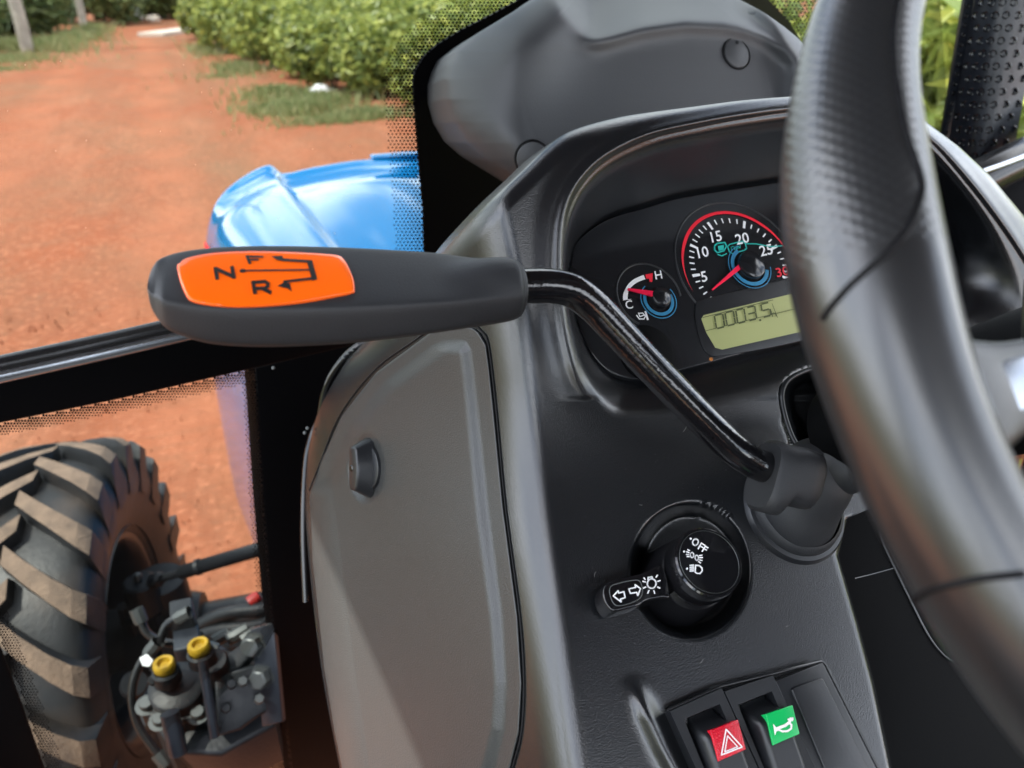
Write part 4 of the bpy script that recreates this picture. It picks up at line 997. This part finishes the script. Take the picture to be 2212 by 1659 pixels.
# ------------------------------------------------------------------ steering column and wheel
WC = np.array((.3595, .1242, 1.6502)); WB, WR = .7177, .1942
WN = np.array((0, -math.cos(WB), math.sin(WB))); WX = np.array((1., 0, 0)); WY = np.cross(WN, WX)
if WY[2] < 0: WY = -WY
col = thing('steering_column', 'black steering column shroud below the wheel, right of the lever boot', 'steering column', WC-WN*.25)
tube('column_tube', [WC-WN*.05, WC-WN*.10, WC-WN*.16, WC-WN*.235], [.030, .034, .034, .032], M['shaded_matt_black'], col, 28)
SHP = tilt(42, P(1900, 1250, .535))
def shroud():
    vs = np.linspace(1000, 1760, 70)
    L = pl(vs, [(1000, 1760), (1120, 1790), (1300, 1815), (1500, 1860), (1760, 1920)]); Rr = pl(vs, [(1000, 2180), (1150, 2320), (1400, 2420), (1760, 2560)])
    s = np.linspace(0, 1, 60); U = L[:, None]+(Rr-L)[:, None]*s; V = np.broadcast_to(vs[:, None], U.shape)
    d = SHP.grid(U, V)+.03*(s[None]-.35)**2*4*.6
    mesh('shroud', PG(U, V, d).reshape(-1, 3), gridfaces(70, 60), M['shaded_matt_black'], col)
    dp = lambda u_, v: SHP.d(u_, v)+.03*((u_-pl(v, [(1000, 1760), (1120, 1790), (1300, 1815), (1500, 1860), (1760, 1920)]))/(pl(v, [(1000, 2180), (1150, 2320), (1400, 2420), (1760, 2560)])-pl(v, [(1000, 1760), (1120, 1790), (1300, 1815), (1500, 1860), (1760, 1920)]))-.35)**2*2.4
    ln = spline([(1897, 1085), (1894, 1118), (1906, 1170), (1933, 1228), (1968, 1300), (2005, 1372), (2035, 1412), (2062, 1430), (2084, 1434)], 50)
    tube('shroud_edge', [P(u_, v, dp(u_, v)-.0004) for u_, v in ln], .0010, M['trim'], col, 8)
    # cover plate inside the edge line, a few millimetres proud
    cp = [tuple(p) for p in ln]+[(2200, 1434), (2330, 1434), (2250, 1085)]
    V_ = []; grid_n = 24
    for v in np.linspace(1087, 1432, 36):
        ul = float(np.interp(v, ln[:, 1], ln[:, 0])); ur = pl(v, [(1085, 2240), (1434, 2400)])
        for s_ in np.linspace(0, 1, grid_n): u_ = ul+(ur-ul)*s_; V_.append(P(u_, v, dp(u_, v)-.003*min(1, s_*12)))
    mesh('cover_plate', V_, gridfaces(36, grid_n), M['shaded_matt_black'], col)
    tube('panel_joint', [P(u_, v, dp(u_, v)-.0002) for u_, v in spline([(1846, 1249), (1890, 1238), (1933, 1226)], 12)], .0006, M['trim'], col, 6)
shroud()

def steering_wheel():
    t = thing('steering_wheel', 'big black steering wheel with thick moulded rim, close at the right', 'steering wheel', WC)
    def cpt(a): return WC+WR*(math.cos(a)*WX+math.sin(a)*WY)
    def pj(p):
        q = p-EYE; z = q@AX_C; return CU+F*(q@AX_R)/z, CV-F*(q@AX_U)/z, z
    angs = np.linspace(0, 2*math.pi, 361)[:-1]
    # find the rim angles at picture rows so that the grip swelling sits where the thumb rest is
    rows = {}
    for a in angs:
        u_, v, z = pj(cpt(a))
        if 0.05 < z and u_ < 2600 and -400 < v < 2600: rows[a] = v
    keys = np.array(sorted(rows, key=lambda a: rows[a])); vv = np.array([rows[a] for a in keys])
    arow = lambda v: float(np.interp(v, vv, np.unwrap(keys)))
    rad_v = [(-400, .0148), (0, .0150), (150, .0162), (300, .0182), (430, .0205), (520, .0212), (620, .0198), (750, .0186), (900, .0178), (1100, .0178), (1400, .018), (1800, .018), (2400, .017)]
    def radius(a):
        if a in rows: return pl(rows[a], rad_v)
        return .0165
    fl = 1.08
    def surf(a, b, off=0.0):
        rr = np.interp(a, angs, RAD, period=2*math.pi)+off
        e1 = math.cos(a)*WX+math.sin(a)*WY
        # finger swell on the inner side
        return cpt(a)+rr*(math.cos(b)*e1+fl*math.sin(b)*WN)
    RAD = np.array([radius(a) for a in angs]); RAD = np.convolve(np.concatenate([RAD[-9:], RAD, RAD[:9]]), np.ones(19)/19, 'valid')
    V = [surf(a, b) for a in angs for b in np.linspace(0, 2*math.pi, 40, endpoint=False)]
    V = np.array(V); n = len(angs); fs = [((i*40+j), (i*40+(j+1) % 40), ((i+1) % n)*40+(j+1) % 40, ((i+1) % n)*40+j) for i in range(n) for j in range(40)]
    rim = mesh('rim', V, fs, M['leather'], t)
    rim.data.materials.append(M['weave'])
    uvl = rim.data.uv_layers.new(name='skin')
    for p in rim.data.polygons:
        i, j = divmod(p.index, 40)
        for li, vi in zip(p.loop_indices, p.vertices):
            vi_, vj = divmod(vi, 40); uu = angs[vi_] if not (i == n-1 and vi_ == 0) else 2*math.pi
            ww = vj if not (j == 39 and vj == 0) else 40
            uvl.data[li].uv = (uu*WR, ww/40*2*math.pi*.019)
    for i, p in enumerate(rim.data.polygons):
        a_ = angs[i//40]
        if a_ in rows and -380 < rows[a_] < 575: p.material_index = 1
    # section joints and the tongue-shaped grip insert (thin grooves filled dark)
    bv = BVHTree.FromPolygons([tuple(p) for p in V], [tuple(f) for f in fs])
    def hit(u_, v):
        d = Vector(ray(u_, v)).normalized(); h = bv.ray_cast(Vector(EYE), d)
        return None if h[0] is None else np.array(h[0]), (None if h[0] is None else np.array(h[1]))
    def groove(px, r_, nm='rim_joint'):
        pts = []
        for u_, v in spline(px, 70):
            h, nn = hit(u_, v)
            if h is not None: pts.append(h-ray(u_, v)/np.linalg.norm(ray(u_, v))*.0002)
        if len(pts) > 3: tube(nm, pts, r_, M['seam'], rim, 8)
    groove([(1948, -30), (1936, 30), (1931, 80), (1933, 140), (1940, 190), (1958, 285), (1984, 362), (1993, 400), (1984, 445), (1960, 495), (1925, 540), (1880, 577), (1830, 622), (1790, 668), (1776, 690)], .0009)
    for v0 in (1265,):
        groove([(1975, 1296), (2010, 1275), (2062, 1262), (2120, 1250), (2212, 1240)], .0009)
    # hub and spokes
    hb = lathe('hub', [(0, .016), (.05, .014), (.066, .006), (.070, -.01), (.062, -.03), (.04, -.05)], WC-WN*.03, WN, M['leather'], t, 48)
    for a in (arow(900), arow(900)+2.3, arow(900)-2.0):
        e1 = math.cos(a)*WX+math.sin(a)*WY; e2 = np.cross(WN, e1); secs = []
        for s, wd, th, dz in [(.055, .030, .012, -.028), (.10, .026, .0095, -.022), (.14, .026, .009, -.012), (.165, .032, .010, -.006), (.188, .046, .010, -.002)]:
            o_ = WC+e1*s+WN*dz; secs.append([o_+e2*wd*.5*math.copysign(abs(math.cos(q))**.35, math.cos(q))+WN*th*math.copysign(abs(math.sin(q))**.35, math.sin(q)) for q in np.linspace(0, 2*math.pi, 28, endpoint=False)])
        pts = np.array(secs); fine = np.stack([spline(pts[:, j], 20) for j in range(28)], 1)
        sp_ = mesh('spoke', fine.reshape(-1, 3), gridfaces(20, 28, True), M['smooth_black'], t)
        o_ = WC+e1*.150+WN*(-.0005); box('spoke_insert', o_, e1*.018, e2*.0075, WN*.0025, M['bright'], sp_, .0015)
steering_wheel()

# ------------------------------------------------------------------ shuttle lever
def lever():
    t = thing('shuttle_lever', 'black shuttle lever with a chunky grip and orange direction label on its bent rod', 'lever', P(1720, 1110, LOW.d(1720, 1110)))
    prof = [(322, 590, 640), (327, 578, 662), (338, 562, 684), (360, 549, 708), (395, 540, 724), (450, 533, 739), (520, 529, 745), (600, 528, 746), (700, 530, 742), (800, 534, 734), (900, 540, 722), (1000, 547, 708), (1075, 554, 697), (1108, 560, 690), (1122, 568, 682), (1128, 580, 670)]
    prof = spline(prof, 70)
    dep = lambda u_: .335+(u_-340)*(.052/785)
    a_ = P(1125, 625, dep(1125))-P(340, 610, dep(340)); a_ /= np.linalg.norm(a_)
    ev = AX_U-a_*(AX_U@a_); ev /= np.linalg.norm(ev); ed = np.cross(a_, ev); ed = ed if ed@AX_C < 0 else -ed
    base = np.array([(-.55, 1.0), (.18, .42), (.92, -.26), (.98, -.42), (.62, -.92), (.45, -1.0), (-.3, -1.0), (-.95, -.5), (-1.0, .45), (-.75, .92)])
    def chaikin(p, n):
        for _ in range(n):
            q = []
            for i in range(len(p)):
                x, y = p[i], p[(i+1) % len(p)]; q += [x*.78+y*.22, x*.22+y*.78]
            p = np.array(q)
        return p
    sec = chaikin(base, 3); sec[:, 1] = (sec[:, 1]-sec[:, 1].min())/(sec[:, 1].max()-sec[:, 1].min())*2-1
    V = []
    for u_, vt, vb in prof:
        d = dep(u_); c_ = P(u_, (vt+vb)/2-1.5, d); h = (vb-vt)/2*d/F*1.045; mo = .85*float(sstep(np.array((u_-930)/170)))
        endf = min(1, (u_-318)/40)**.5 if u_ < 358 else min(1, (1131-u_)/24)**.5 if u_ > 1107 else 1
        for k_, (x, y) in enumerate(sec):
            an_ = math.atan2(y, x); x, y = x*(1-mo)+math.cos(an_)*mo, y*(1-mo)+math.sin(an_)*mo
            V.append(c_+ed*x*.0185*(h/.0205)**.5*max(endf, .72)+ev*y*h)
    n, m_ = len(prof), len(sec); fs = gridfaces(n, m_, True); fs.append(list(range(m_))[::-1]); fs.append([(n-1)*m_+i for i in range(m_)])
    grip = mesh('grip', V, fs, M['rubber'], t, angle=75)
    bv = BVHTree.FromPolygons([tuple(p) for p in V], [tuple(f) for f in fs])
    # label and its printing follow the upper facet of the grip
    def S(u_, v, off=0):
        h = bv.ray_cast(Vector(EYE), Vector(ray(u_, v)).normalized())
        if h[0] is None: return P(u_, v, dep(u_)-.015)
        nn = np.array(h[1]); nn = nn if nn@(EYE-np.array(h[0])) > 0 else -nn
        return np.array(h[0])+nn*(off+.0002)
    zo = lambda x, y: ((x/1.4747+450)/1.617, 606+((y/1.4747+800)/1.617-600)*.90)
    out = spline([zo(*p) for p in [(249, 180), (262, 160), (300, 132), (420, 104), (600, 92), (800, 95), (1000, 106), (1080, 116), (1108, 135), (1135, 185), (1158, 250), (1163, 300), (1152, 325), (1050, 350), (900, 380), (700, 402), (550, 406), (420, 396), (325, 372), (293, 335), (265, 260)]], 90, True)
    c_ = out.mean(0); rings = []
    for s, h in [(1.0, -.0003), (1.0, .0003), (.993, .0008), (.975, .0011), (.9, .0011), (.75, .0011), (.55, .0011), (.35, .0011), (.15, .0011)]: rings.append([S(*(c_+(p-c_)*s), off=h) for p in out])
    Vv = np.concatenate(rings); k = len(out); f2 = gridfaces(9, k, True); f2.append([8*k+i for i in range(k)])
    lab = mesh('label', Vv, f2, M['orange'], grip, angle=40)
    ink = Ink()
    def zl(pts, wd): ink.line([zo(*p) for p in pts], wd)
    def zp(pts): ink.poly([zo(*p) for p in pts])
    # letters drawn as strokes on the label
    zl([(456, 258), (448, 198)], 8); zl([(452, 203), (538, 246)], 8); zl([(542, 252), (532, 192)], 8)
    zl([(650, 340), (640, 276)], 8); zl([(642, 279), (700, 274), (718, 286), (716, 302), (700, 312), (650, 314)], 7.5); zl([(690, 314), (728, 336)], 8)
    zl([(624, 170), (610, 130)], 6); zl([(610, 132), (690, 133)], 4.2); zl([(617, 150), (666, 149)], 4)
    zl([(600, 212), (935, 207)], 3.6)
    zp([(588+16*math.cos(a), 213+11*math.sin(a)) for a in np.linspace(0, 6.28, 14, endpoint=False)])
    zl([(932, 165), (955, 257)], 11); zl([(940, 160), (790, 150)], 5.5); zl([(955, 255), (800, 275)], 5.5)
    zp([(735, 130), (790, 128), (800, 158), (765, 152)]); zp([(765, 300), (800, 278), (828, 284), (838, 330), (815, 312)])
    ink.put('shift_diagram', S, M['print'], lab, .0016)
    # bent rod
    path = spline([P(1085, 618, dep(1085)+.002), P(1130, 618, .390), P(1190, 618, .394), P(1238, 629, .398), P(1282, 660, .402), P(1330, 710, .406), P(1400, 785, .411), P(1470, 858, .416), P(1540, 928, .421), P(1590, 974, .425), P(1630, 1000, .430), P(1668, 1012, .434), P(1740, 1020, .445)], 110)
    tube('rod', path, .0089, M['rod'], t, 28)
lever()
def boot():
    t = thing('rubber_boot', 'matte black rubber boot at the foot of the shuttle lever, on its round flange', 'boot', P(1720, 1110, LOW.d(1720, 1110)))
    B0 = LOW.pt(1716, 1098, -.002)
    lathe('flange', [(.0, .006), (.028, .006), (.0345, .005), (.0365, .002), (.037, -.006)], B0, NL_, M['smooth_black'], t, 56)
    # bell: circles moving from the flange up to the domed top, leaning to the upper right
    cs = [(1722, 1092, .000, .0315), (1724, 1088, .006, .0305), (1736, 1070, .014, .0285), (1754, 1045, .021, .0262), (1774, 1024, .028, .0240), (1792, 1008, .034, .0205), (1802, 997, .039, .0150), (1806, 988, .042, .0090), (1808, 986, .0425, .0004)]
    pts = []
    for u_, v, h, rr in cs:
        c_ = P(u_, v, LOW.d(1722, 1092)-h*.75); ax = NL_*.75+AX_U*.25+AX_R*.25-AX_C*.2; ax /= np.linalg.norm(ax)
        x, y = frame_of(ax); pts.append([c_+rr*(math.cos(a)*x+math.sin(a)*y) for a in np.linspace(0, 2*math.pi, 48, endpoint=False)])
    pts = np.array(pts); fine = np.stack([spline(pts[:, j], 50) for j in range(48)], 1)
    ball_c = P(1817, 1002, LOW.d(1722, 1092)-.024)
    ball = lathe_geo([(.0195*math.sin(q), -.0195*math.cos(q)) for q in np.linspace(0, math.pi, 25)], ball_c, AX_U*.6+AX_R*.6-AX_C*.3, 40)
    Vb, Fb = join((list(fine.reshape(-1, 3)), gridfaces(50, 48, True)), ball)
    body = mesh('bell', Vb, Fb, M['rubber'], t, angle=70)
    # collar gripping the rod: squarish sleeve with a flared lip
    a, b = P(1652, 1004, .4335), P(1790, 1046, .4420); ax = (b-a)/np.linalg.norm(b-a); x = AX_U-ax*(AX_U@ax); x /= np.linalg.norm(x); y = np.cross(ax, x)
    secs = []
    for s, r_ in [(0, .0082), (.0, .0150), (.0025, .0168), (.010, .0166), (.0135, .0168), (.020, .0172), (.027, .0165), (.031, .0120)]:
        kx = 1.22 if .0 < r_ and s < .011 and r_ > .012 else 1.0
        secs.append([a+ax*s-x*(.0015+.0042*(kx > 1))+r_*(kx*math.copysign(abs(math.cos(q))**.62, math.cos(q))*x+math.copysign(abs(math.sin(q))**.62, math.sin(q))*y) for q in np.linspace(0, 2*math.pi, 40, endpoint=False)])
    secs = np.array(secs); mesh('collar', secs.reshape(-1, 3), gridfaces(len(secs), 40, True), M['rubber'], t, angle=45)
    # stepped hem of the bell
    lathe('hem', [(.0275, .012), (.0300, .0105), (.0318, .006), (.0320, .004)], B0, NL_, M['rubber'], t, 56)
boot()

# ------------------------------------------------------------------ light switch
def light_switch():
    an = R(56); KN = np.array((0, -math.cos(an), math.sin(an)))
    top = P(1532, 1213, .437); T = Plane(KN, top); rk = 79*.437/F
    t = thing('light_switch', 'glossy black round light switch marked OFF with a stubby indicator stalk', 'switch', top-KN*.03)
    kn = lathe('knob', [(0, .0), (rk*.865, .0), (rk*.875, -.0005), (rk*.89, .0), (rk*.93, .0), (rk*.975, -.0008), (rk, -.0030), (rk*1.0, -.015), (rk*.99, -.0165), (rk*1.04, -.019), (rk*1.22, -.050)], top, KN, M['gloss'], t, 72, 30)
    lathe('knob_ring', [(rk*.862, .0002), (rk*.869, .0005), (rk*.876, .0002)], top, KN, M['steel'], kn, 72)
    zo = lambda x, y: ((x/1.688+1900)/1.617, (y/1.688+1700)/1.617)
    S = lambda u_, v, off=0: T.pt(u_, v, off)
    ink = Ink()
    def zl(pts, wd): ink.line([zo(*p) for p in pts], wd)
    zc = lambda cx, cy, r_: ink.poly([zo(cx+r_*math.cos(a), cy+r_*math.sin(a)) for a in np.linspace(0, 6.28, 14, endpoint=False)])
    zc(864, 308, 6.5)
    el = lambda cx, cy, rx, ry, rot, a0=0, a1=360, n=20: [(cx+rx*math.cos(R(a))*math.cos(rot)-ry*math.sin(R(a))*math.sin(rot), cy+rx*math.cos(R(a))*math.sin(rot)+ry*math.sin(R(a))*math.cos(rot)) for a in np.linspace(a0, a1, n)]
    zl(el(892, 328, 16, 19, .35), 2.9)
    zl([(908, 367), (928, 332)], 2.9); zl([(927, 334), (948, 347)], 2.9); zl([(919, 350), (936, 360)], 2.7)
    zl([(932, 382), (951, 350)], 2.9); zl([(950, 351), (966, 361)], 2.9); zl([(942, 366), (958, 375)], 2.7)
    zc(825, 383, 6)
    zl(el(872, 404, 10, 15, -.1), 2.4); zl(el(900, 420, 10, 15, -.1), 2.4)
    zl([(858, 378), (846, 372)], 2.4); zl([(855, 390), (838, 384)], 2.4); zl([(853, 402), (838, 400)], 2.4); zl([(856, 413), (842, 413)], 2.4)
    zl([(914, 408), (932, 404)], 2.4); zl([(916, 420), (934, 418)], 2.4); zl([(916, 432), (932, 436)], 2.4); zl([(910, 442), (922, 450)], 2.4)
    zc(843, 484, 6)
    for i in range(4): zl([(860, 465+i*11), (882, 463+i*11.5)], 2.6)
    zl([(893, 464), (890, 505)], 2.8); zl([(893, 464), (915, 466), (930, 480), (932, 497), (920, 512), (903, 512), (890, 505)], 2.8)
    ink.put('markings', S, M['white'], kn, .0003)
    # stalk: slimmer neck, broad rounded paddle
    SP_ = Plane(KN, P(1395, 1283, .432)); out = [(700, 468), (745, 640), (690, 655), (605, 672), (560, 700), (480, 722), (425, 734), (390, 722), (362, 680), (350, 640), (352, 600), (372, 570), (410, 550), (470, 530), (545, 518), (610, 495)]
    o2 = spline([zo(*p) for p in out], 70, True)
    st = prism('stalk', [SP_.pt(*p) for p in o2], -KN*.0155, M['gloss'], t, .0011)
    S2 = lambda u_, v, off=0: SP_.pt(u_, v, off)
    ink = Ink()
    zl([(408, 645), (436, 614), (440, 628), (470, 620), (478, 655), (450, 663), (454, 680), (408, 645)], 2.8)
    zl([(568, 602), (536, 578), (540, 594), (500, 604), (508, 630), (546, 624), (552, 644), (568, 602)], 2.8)
    zl(el(634, 572, 26, 28, 0), 3.0); zl([(612, 548), (614, 536), (636, 532), (640, 544)], 3.0)
    for a in (-20, 25, 70, 115, 155, 195): zl([(634+38*math.cos(R(a)), 574+42*math.sin(R(a))), (634+54*math.cos(R(a)), 574+60*math.sin(R(a)))], 2.8)
    zl([(660, 535), (668, 522)], 2.8); zl([(596, 548), (588, 538)], 2.6)
    ink.put('markings', S2, M['white'], st, .0003)
    inn = spline([zo(*p) for p in [(556, 552), (575, 580), (580, 625), (560, 662), (500, 690), (440, 702), (412, 690), (394, 655), (386, 615), (398, 585), (440, 570), (500, 556)]], 60, True)
    tube('groove', [SP_.pt(*p, off=.0001) for p in list(inn)+[inn[0]]], .00028, M['steel'], st, 6)
light_switch()

# ------------------------------------------------------------------ rocker switch row
zo4 = lambda x, y: ((x/1.688+1900)/1.617, (y/1.688+1700)/1.617)
RP = tilt(54, LOW.pt(1600, 1560, .006))
def quad(pts, off): return [RP.pt(*p, off=off) for p in pts]
def ext(a, b, k): return (a[0]+(b[0]-a[0])*k, a[1]+(b[1]-a[1])*k)
def bezel(t, o4, i4, h, name='bezel'):
    """picture-frame: outer quad and inner quad, raised by h"""
    V = quad(o4, h)+quad(i4, h)+quad(o4, -.014)+quad(i4, -.010)
    fs = []
    for k in range(4):
        j = (k+1) % 4; fs += [(k, j, 4+j, 4+k), (k, 8+k, 8+j, j), (4+k, 4+j, 12+j, 12+k)]
    mesh(name, V, fs, M['smooth_black'], t, smooth=False)
def rocker(kind):
    if kind == 'hazard':
        t = thing('hazard_switch', 'black rocker switch with red warning triangle lens', 'switch', RP.pt(1560, 1610))
        o4 = [zo4(728, 1328), zo4(1032, 1192), zo4(1300, 1790), zo4(990, 1900)]; i4 = [zo4(808, 1372), zo4(1020, 1285), zo4(1225, 1760), zo4(1000, 1840)]
        b4 = [zo4(850, 1372), zo4(1040, 1290), zo4(1232, 1755), zo4(1010, 1830)]; lens = [zo4(930, 1445), zo4(1090, 1383), zo4(1136, 1556), zo4(977, 1625)]
    else:
        t = thing('horn_switch', 'black rocker switch with green horn symbol lens', 'switch', RP.pt(1670, 1590))
        o4 = [zo4(1048, 1212), zo4(1332, 1118), zo4(1600, 1690), zo4(1310, 1790)]; i4 = [zo4(1125, 1290), zo4(1325, 1210), zo4(1530, 1690), zo4(1320, 1760)]
        b4 = [zo4(1165, 1290), zo4(1345, 1215), zo4(1535, 1690), zo4(1330, 1755)]; lens = [zo4(1252, 1352), zo4(1406, 1299), zo4(1447, 1466), zo4(1293, 1532)]
    bezel(t, o4, i4, .0035)
    mesh('well', quad(i4, -.009), [(0, 1, 2, 3)], M['seam'], t, smooth=False)
    # rocker body: grid over its quad, sunk at the upper end, rising to a crown under the lens, rounded flanks
    n, m_ = 30, 20; V = []
    A = [np.array(p) for p in b4]
    def body(u01, v01):
        p = (A[0]*(1-u01)+A[1]*u01)*(1-v01)+(A[3]*(1-u01)+A[2]*u01)*v01
        h = -.004+.0135*sstep(np.array(v01/.30))-.004*max(0, v01-.55)
        ed = min(u01, 1-u01); return p, float(h)-.006*(1-min(1, ed/.16))**2
    for i in range(n):
        for j in range(m_):
            p, h = body(j/(m_-1), i/(n-1)); V.append(RP.pt(*p, off=h))
    k = len(V); V += [np.array(V[j])-RP.n*.009 for j in range(m_)]; V += [np.array(V[i*m_])-RP.n*.012 for i in range(n)]; V += [np.array(V[i*m_+m_-1])-RP.n*.012 for i in range(n)]
    fs = gridfaces(n, m_)+[(j, j+1, k+j+1, k+j) for j in range(m_-1)]+[(i*m_, (i+1)*m_, k+m_+i+1, k+m_+i) for i in range(n-1)]+[(i*m_+m_-1, (i+1)*m_+m_-1, k+m_+n+i+1, k+m_+n+i) for i in range(n-1)]
    rk = mesh('rocker', V, fs, M['smooth_black'], t, angle=55)
    ho = .0096
    S = lambda u_, v, off=0: RP.pt(u_, v, ho+.0012+off)
    le = prism('lens', [S(*p) for p in lens], -RP.n*.006, M['red_lens'] if kind == 'hazard' else M['green_lens'], rk, .0006)
    if kind == 'hazard':
        ink = Ink()
        for tr, wd in (([(1018, 1440), (1110, 1542), (990, 1588)], 2.6), ([(1026, 1478), (1084, 1541), (1010, 1570)], 2.0)):
            q = [zo4(*p) for p in tr]; ink.line(q+[q[0]], wd)
        ink.put('warning_triangle', S, M['white'], le, .0004)
    else:
        ink = Ink(); z = lambda pts: [zo4(*p) for p in pts]
        ink.poly(z([(1290, 1408), (1306, 1428), (1330, 1432), (1328, 1446), (1308, 1452), (1300, 1476)]))
        ink.line(z([(1318, 1434), (1360, 1418), (1384, 1400), (1392, 1380), (1402, 1384)]), 6); ink.line(z([(1326, 1444), (1344, 1452), (1374, 1450), (1394, 1436), (1396, 1414), (1384, 1404)]), 4)
        ink.line(z([(1378, 1384), (1404, 1376)]), 4)
        ink.put('horn_symbol', S, M['white'], le, .0004)
rocker('hazard'); rocker('horn')
def blank():
    t = thing('switch_blank', 'plain black blanking cover right of the green horn switch', 'cover', RP.pt(1790, 1560))
    o4 = [zo4(1346, 1150), zo4(1622, 1042), zo4(1960, 1720), zo4(1640, 1800)]
    prism('plate', quad(o4, .0038), -RP.n*.016, M['smooth_black'], t, .0006)
    i4 = [zo4(1432, 1205), zo4(1445, 1188), zo4(1600, 1135), zo4(1618, 1142), zo4(1890, 1690), zo4(1660, 1760)]
    prism('raised_panel', quad(i4, .0056), -RP.n*.006, M['smooth_black'], t, .0010)
blank()
tube('row_frame', [RP.pt(*zo4(*p), off=.0015) for p in [(715, 1322), (1036, 1178), (1334, 1106), (1625, 1030), (1652, 1050), (1990, 1720)]], .0009, M['trim'], console, 8)
